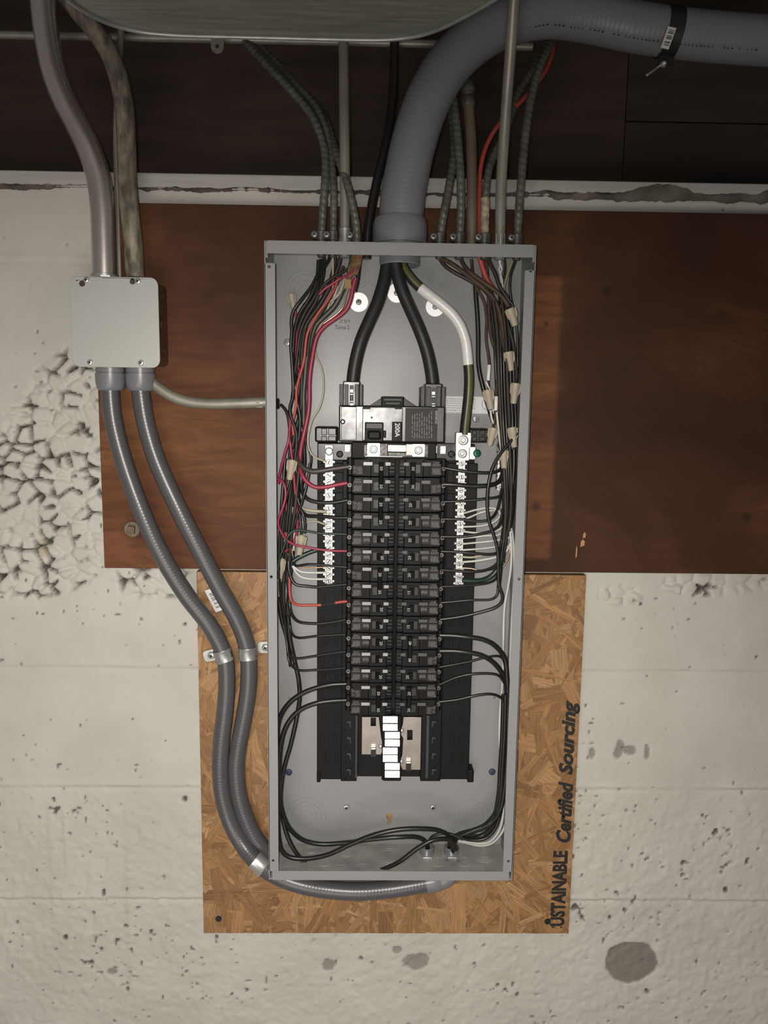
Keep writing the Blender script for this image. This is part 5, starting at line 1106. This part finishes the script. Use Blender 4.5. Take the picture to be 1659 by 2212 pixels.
W(K, 6.5, [.076, .08, .085, .088, .09, .092, .09, .085, .08], [(951, 1338), (995, 1332), (1039, 1322), (1072, 1311), (1084, 1300), (1085, 1286), (1078, 1266), (1076, 1230), (1075, 1190), (1066, 1155), (1056, 1125), (1052, 1085), (1056, 1040), (1066, 1005), (1085, 975), (1108, 948), (1122, 930)], 'long black wire looping in front of the bundle down to the third 15 amp breaker')
W(K, 9.5, [.076, .08, .078, .07, .07, .07, .07, .06, .05], [(950, 1372), (980, 1373), (1009, 1376), (1039, 1380), (1063, 1390), (1081, 1407), (1091, 1424), (1095, 1459), (1097, 1530), (1096, 1620), (1090, 1700), (1080, 1750), (1060, 1778), (1025, 1796), (990, 1806), (978, 1830)], 'fat black wire from the upper pole of the 40 amp breaker')
W(K, 9.5, [.076, .08, .078, .07, .065, .065, .065, .06, .05], [(950, 1406), (980, 1406), (1009, 1409), (1039, 1415), (1063, 1429), (1083, 1452), (1093, 1480), (1093, 1560), (1090, 1640), (1083, 1705), (1072, 1752), (1048, 1782), (1010, 1798), (984, 1810), (974, 1832)], 'fat black wire from the lower pole of the 40 amp breaker')
W(K, 5, [.076, .074, .07, .06], [(950, 1441), (1009, 1430), (1049, 1420), (1077, 1417), (1086, 1423), (1092, 1445)], 'thin black wire rising behind the two fat 40 amp wires')
W(K, 5.5, [.076, .08, .078, .07, .065], [(949, 1479), (983, 1464), (1019, 1456), (1059, 1455), (1077, 1459), (1089, 1475), (1097, 1500), (1099, 1560), (1098, 1640)], 'black wire humping up from the double breaker below the 40 amp pair')
W(K, 5.5, [.076, .08, .078, .07, .065], [(948, 1516), (989, 1511), (1019, 1504), (1059, 1499), (1079, 1505), (1091, 1519), (1094, 1560), (1092, 1640)], 'lowest thin black wire on the side away from the junction box')
for k, (dx, dh, lb) in enumerate(((0, 0, 'black wire, frontmost of the bundle falling to the floor connector'), (-5, -.012, 'black wire, inner edge of the bundle falling to the floor connector'), (5, -.018, 'black wire, outer edge of the bundle falling to the floor connector'))):
    W(K, 8, [.075+dh, .072+dh, .07+dh, .065+dh, .055, .05], [(1092+dx, 1500), (1090+dx, 1580), (1085+dx, 1660), (1081+dx, 1720), (1069+dx, 1765+k*5), (1040, 1788+k*9), (1005, 1797+k*7), (984-k*4, 1806), (976-k*3, 1834)], lb)
W(K, 6, [.06, .06, .05], [(1084, 1730), (1072, 1785), (1050, 1810), (1020, 1815), (990, 1808), (965, 1800), (935, 1806), (924, 1825), (922, 1850)], 'black wire dipping low then into the rear floor connector')
# ---- white neutrals on that side
W(WH, 4, [.058, .065, .07, .065, .06], [(1001, 1109), (1029, 1101), (1055, 1097), (1073, 1100), (1081, 1110), (1081, 1124), (1072, 1136)], 'white wire arching highest into the lugged bar')
W(WH, 4, [.058, .064, .064, .06], [(1001, 1123), (1020, 1115), (1040, 1107), (1060, 1103), (1080, 1104), (1092, 1110)], 'white wire slanting up just under the highest white arch')
W(WH, 4, [.058, .064, .06], [(1001, 1138), (1039, 1136), (1065, 1129), (1078, 1118), (1084, 1104)], 'white wire third from the highest at the lugged bar')
W(WH, 4, [.058, .062, .058], [(1001, 1148), (1029, 1151), (1059, 1149), (1080, 1143), (1094, 1130)], 'white wire passing behind a slanting black wire')
W(WH, 4, [.058, .064, .06], [(1000, 1162), (1025, 1160), (1049, 1157), (1079, 1155), (1096, 1140)], 'white wire just below the slanting black wire')
W(WH, 4, [.058, .064, .06], [(1000, 1175), (1030, 1172), (1059, 1169), (1082, 1165), (1098, 1150)], 'white wire two below the slanting black wire')
W(WH, 4, [.058, .064, .06], [(1000, 1188), (1030, 1186), (1059, 1183), (1082, 1178), (1100, 1160)], 'white wire just above the sagging black wire')
W(CR, 4.5, [.058, .06, .056], [(1000, 1203), (1020, 1204), (1040, 1200), (1062, 1197), (1080, 1194), (1100, 1178)], 'cream wire tucked under the sagging black wire')
W(WH, 4.5, [.058, .062, .058], [(1000, 1214), (1025, 1212), (1045, 1209), (1079, 1201), (1096, 1188), (1104, 1170)], 'lowest white wire into the lugged bar')
W(CU, 3, [.058, .06, .055], [(999, 1227), (1019, 1228), (1039, 1233), (1060, 1231), (1074, 1226)], 'bare copper wire end at the lower lugged bar')
W(CU, 3, [.05, .055, .05], [(1080, 1229), (1088, 1222), (1096, 1210), (1101, 1190), (1104, 1165), (1106, 1140)], 'bare copper wire arching up beside the long white wires')
W(WH, 5, [.05, .05, .05, .045, .04, .04], [(1098, 1116), (1106, 1150), (1110, 1190), (1111, 1240), (1108, 1300), (1104, 1380), (1101, 1460), (1101, 1560), (1100, 1650), (1097, 1740), (1086, 1795), (1062, 1822), (1035, 1827), (1005, 1820), (985, 1816)], 'long white wire closest to the cabinet side, ending on the floor')
W(WH, 5, [.06, .055, .05, .045, .04], [(1100, 1130), (1104, 1170), (1104, 1220), (1097, 1270), (1090, 1310), (1087, 1400), (1085, 1480), (1080, 1540), (1079, 1600), (1084, 1660), (1088, 1730), (1080, 1790), (1058, 1818), (1030, 1822), (1000, 1814)], 'long white wire crossing inward in front of the cabinet side')
# ---- upper bundle on that side
W(BR, 9, [.06, .07, .075, .07, .07], [(945, 552), (957, 560), (968, 565), (988, 578), (1018, 601), (1045, 623), (1066, 645), (1080, 680), (1089, 730), (1094, 758)], 'fat brown wire slanting down from the spiral conduit nearest the thick hose')
W(BB, 8, [.055, .06, .065, .065, .065], [(948, 556), (960, 573), (976, 585), (1018, 608), (1047, 628), (1066, 655), (1078, 690), (1084, 735), (1090, 758)], 'dark wire slanting just below the fat brown one')
W(BR, 8.5, [.06, .07, .08, .08, .078], [(994, 552), (998, 566), (1006, 579), (1028, 598), (1060, 620), (1084, 640), (1099, 662)], 'fat brown wire slanting into the highest tan wire nut')
W(BR, 6, [.055, .055, .06, .065], [(1018, 560), (1022, 595), (1031, 624), (1045, 650), (1051, 685), (1050, 733), (1056, 775), (1057, 792), (1054, 824), (1056, 842)], 'brown wire with a white tape band running to the inner tan wire nut')
W(BR, 6.5, [.05, .05, .055, .06, .07], [(1050, 560), (1053, 598), (1055, 640), (1056, 690), (1062, 733), (1073, 768), (1077, 800), (1073, 840), (1071, 865), (1070, 895), (1066, 924)], 'brown wire with a lower white tape band beside the bundle')
W(K, 9, [.04, .04, .045, .05], [(1026, 600), (1028, 640), (1031, 680), (1033, 730), (1033, 780), (1036, 806), (1043, 836), (1051, 866), (1060, 895), (1066, 912)], 'thick straight black wire behind the white-taped cable')
W(OR, 11, [.06, .06, .055], [(1036, 556), (1040, 570), (1048, 595), (1057, 612), (1066, 625)], 'fat orange-red wire showing behind the crossing brown ones')
W(BB, 8, [.065, .07, .075, .075], [(1053, 550), (1058, 568), (1069, 590), (1080, 620), (1092, 638), (1103, 655)], 'dark brown wire dropping from the tan spiral conduit')
W(WH, 4, [.06, .062, .06], [(1082, 553), (1081, 570), (1078, 582), (1083, 598), (1086, 618), (1086, 640)], 'white twisted wire under the straight conduit')
W(WH, 4, [.064, .06, .064], [(1077, 553), (1079, 568), (1085, 580), (1080, 594), (1083, 612)], 'second white twisted wire under the straight conduit')
W(OL, 4.5, [.06, .06, .055], [(1110, 552), (1107, 563), (1098, 588), (1092, 606), (1089, 625), (1092, 650)], 'pale olive wire from the spiral conduit in the far corner')
W(K, 5, [.065, .065, .06, .06], [(1116, 552), (1112, 568), (1104, 590), (1101, 623), (1104, 648), (1112, 680), (1117, 720), (1118, 770), (1117, 810), (1113, 828)], 'black wire from the far corner conduit passing outside the wire nuts')
W(K, 5, [.06, .06, .055], [(1089, 553), (1091, 580), (1087, 608), (1083, 640), (1080, 690)], 'black wire dropping beside the white twisted pair')
vl = ((1067, 1073, 1080, 1085, 1088, 'innermost'), (1074, 1079, 1086, 1090, 1092, 'second'), (1080, 1084, 1091, 1095, 1096, 'third'), (1086, 1090, 1096, 1099, 1099, 'fourth'), (1092, 1097, 1101, 1104, 1103, 'fifth'), (1099, 1104, 1107, 1108, 1106, 'sixth'), (1106, 1111, 1112, 1112, 1108, 'outermost'))
for k, (a_, b_, c_, d_, e_, o_) in enumerate(vl):
    hb = .05+.012*((k*2) % 3)
    W((K, BB, K, K, BB, K, K)[k], (6, 7, 6.5, 7, 6, 6.5, 6)[k], [hb, hb+.006, hb, hb+.004, hb], [(a_-8, 650), (a_, 720), ((a_+b_)/2, 780), (b_, 850), (b_+3, 910), (c_, 970), (d_, 1040), (e_, 1110), (e_-4, 1180-8*k)], f'{o_} black wire of the dense upright bundle beside the wire nuts')
W(K, 8, [.07, .07, .065, .06], [(1092, 1120), (1088, 1160), (1084, 1200), (1080, 1240), (1077, 1270)], 'thick black wire in the narrow waist of the bundle')
W(K, 7, [.06, .06, .06], [(1096, 1060), (1092, 1110), (1088, 1160), (1084, 1215)], 'black wire behind the narrow waist of the bundle')
W(WH, 4.5, [.07, .07, .068], [(1060, 886), (1061, 900), (1066, 915), (1071, 922)], 'white wire leaving the inner tan wire nut')
W(WH, 4.5, [.075, .075, .07, .06], [(1073, 890), (1076, 920), (1079, 950), (1083, 975)], 'white wire running from the lower tape band past the tilted wire nut')
W(WH, 4, [.065, .065, .06], [(1077, 888), (1083, 900), (1086, 925), (1086, 950)], 'white wire bowing behind the lower tape band')
W(WH, 4, [.07, .07], [(1050, 824), (1054, 834), (1059, 842)], 'white wire tucked into the open end of the inner wire nut')

# ================================================================== TAPE BANDS AND WIRE NUTS
def band(x0_, y0_, x1_, y1_, h, wpx, label):
    a_, c_ = P(x0_, y0_, h), P(x1_, y1_, h); r = M(wpx, a_)/2
    B().rev(a_, c_-a_, [(0, r*.9), (.0006, r), (np.linalg.norm(c_-a_)-.0006, r), (np.linalg.norm(c_-a_), r*.9)], 16).build('tape_band', tape_white, None, sharp=50, label=label, cat='tape')
band(1057, 788, 1054.5, 822, .066, 8, 'white tape band on the brown wire above the inner wire nut')
band(1072, 856, 1071, 887, .069, 8.5, 'white tape band beside the inner tan wire nut')
def nut(xt, yt, xb_, yb_, wpx, h, label, hb=None, m=nut_tan):
    a_, c_ = P(xt, yt, h), P(xb_, yb_, hb or h); L_ = np.linalg.norm(c_-a_); ax = (c_-a_)/L_; r = M(wpx, a_)/2
    root = empty('wire_nut', tuple(c_), label=label, cat='wire nut', group='tan wire nuts')
    b = B(); b.rev(a_, ax, [(.003, r*.78), (0, r*.82), (0, r), (L_*.3, r*.97), (L_*.34, r*.88), (L_*.92, r*.68), (L_, r*.6)], 18); b.build('shell', m, root, sharp=35)
    u_ = np.cross(ax, [0, 1, 0]); u_ /= np.linalg.norm(u_); v_ = np.cross(ax, u_)
    for s_ in (-1, 1):
        w_ = u_*s_*math.cos(.5)+v_*.3; w_ /= np.linalg.norm(w_); t_ = np.cross(ax, w_)*r*.12
        pts = [a_+ax*L_*.03+w_*r*.8, a_+ax*L_*.06+w_*r*1.22, a_+ax*L_*.45+w_*r*1.12, a_+ax*L_*.62+w_*r*.75]
        V_ = [p+t_ for p in pts]+[p-t_ for p in pts]
        B().add(V_, [(0, 1, 2, 3), (7, 6, 5, 4), (0, 4, 5, 1), (1, 5, 6, 2), (2, 6, 7, 3), (3, 7, 4, 0)]).build('wing', m, root, bevel=.0003)
nut(1101, 667, 1113, 704, 22, .08, 'highest tan wire nut near the panel corner')
nut(1098, 760, 1104, 801, 21, .078, 'tan wire nut directly below the highest one')
nut(1114, 828, 1109, 872, 21, .07, 'tan wire nut tight against the cabinet lip')
nut(1053, 842, 1060, 884, 21, .072, 'inner tan wire nut over the printed instruction label')
nut(1066, 924, 1057, 962, 20, .074, 'tilted tan wire nut beside the mounting ear')
nut(1106, 923, 1111, 966, 20, .08, 'tan wire nut behind the long looping black wire')
nut(1087, 972, 1089, 1012, 19, .076, 'lowest tan wire nut on the ground bar side')
nut(632, 994, 625, 1036, 20, .088, 'upper tan wire nut on the junction box side')
nut(652, 1157, 646, 1198, 21, .074, 'lower tan wire nut beside the neutral bar')
nut(610, 1208, 604, 1256, 15, .066, 'slim tan wire nut half hidden near the cabinet lip')
nut(629, 636, 635, 668, 17, .035, 'faint tan wire nut low behind the upper bundle')
nut(667, 1008, 652, 1034, 18, .045, 'pale pinkish wire nut behind the thick grey wire', m=mat('nut_pink', (.36, .3, .27), .55))
# ================================================================== more of the dense left bundle
for k, (m_, wd, hb, pp, lb) in enumerate((
    (BB, 8, .04, [(700, 556), (697, 600), (680, 640), (660, 672), (646, 705), (640, 745), (640, 790), (645, 835), (649, 880), (652, 930), (650, 985)], 'brown-black wire at the back of the bundle under the first spiral conduit'),
    (BB, 8, .045, [(725, 556), (716, 600), (700, 640), (680, 668), (664, 695), (655, 730), (652, 770), (652, 815), (651, 860), (648, 905), (644, 950), (640, 1000), (634, 1050), (628, 1110)], 'brown-black wire from the second spiral conduit down to the lower bundle'),
    (K, 7, .06, [(688, 562), (684, 605), (668, 645), (648, 675), (638, 705), (634, 740), (632, 790), (637, 835), (642, 870), (648, 900), (646, 940), (638, 985), (630, 1040), (624, 1090), (618, 1150)], 'black wire crossing the bundle twice beside the orange-red one'),
    (K, 7, .05, [(650, 800), (646, 840), (642, 880), (650, 915), (655, 950), (658, 990), (656, 1030), (650, 1060)], 'black wire bowing toward the thick red one in the bundle'),
    (BB, 6, .075, [(742, 575), (728, 610), (712, 645), (694, 675), (676, 702), (668, 735), (664, 770)], 'dark wire lying along the thick grey one in the upper bundle'),
    (K, 6, .055, [(616, 990), (612, 1040), (608, 1090), (605, 1150), (603, 1210)], 'black wire along the cabinet side beside the red loop'),
    (BB, 7, .06, [(648, 960), (646, 1000), (642, 1050), (637, 1100), (630, 1150), (626, 1200), (620, 1250)], 'brown-black wire passing behind the lower tan wire nut'))):
    W(m_, wd, [hb, hb+.008, hb], pp, lb)
W(K, 7.5, [.055, .06, .055], [(1080, 640), (1088, 700), (1095, 740), (1100, 800), (1098, 860), (1100, 915)], 'black wire between the two wire nuts closest to the corner')
W(BB, 8, [.045, .05, .045], [(1058, 620), (1070, 670), (1082, 720), (1090, 780), (1094, 840), (1097, 900), (1099, 960), (1100, 1040), (1098, 1100)], 'brown-black wire at the back of the upright bundle')
W(BB, 7, [.065, .068, .06], [(1098, 705), (1108, 740), (1112, 780), (1116, 810), (1114, 828)], 'brown-black wire leading into the nut tight against the lip')
W(K, 7.5, [.06, .062, .06, .06], [(1104, 880), (1106, 930), (1108, 985), (1106, 1040), (1102, 1095), (1096, 1150)], 'black wire under the nut tight against the lip, falling straight')
W(K, 7, [.068, .07, .066, .062], [(1110, 970), (1110, 1010), (1106, 1060), (1101, 1110), (1094, 1160), (1088, 1200)], 'black wire leaving the nut behind the looping wire')
W(BB, 8, [.05, .05, .05], [(1091, 1010), (1094, 1060), (1094, 1110), (1090, 1165), (1086, 1215)], 'brown-black wire leaving the lowest nut on the ground bar side')
W(K, 7, [.062, .064, .06], [(1088, 1012), (1090, 1050), (1091, 1100), (1088, 1150), (1083, 1200)], 'black wire leaving the lowest nut on the ground bar side')
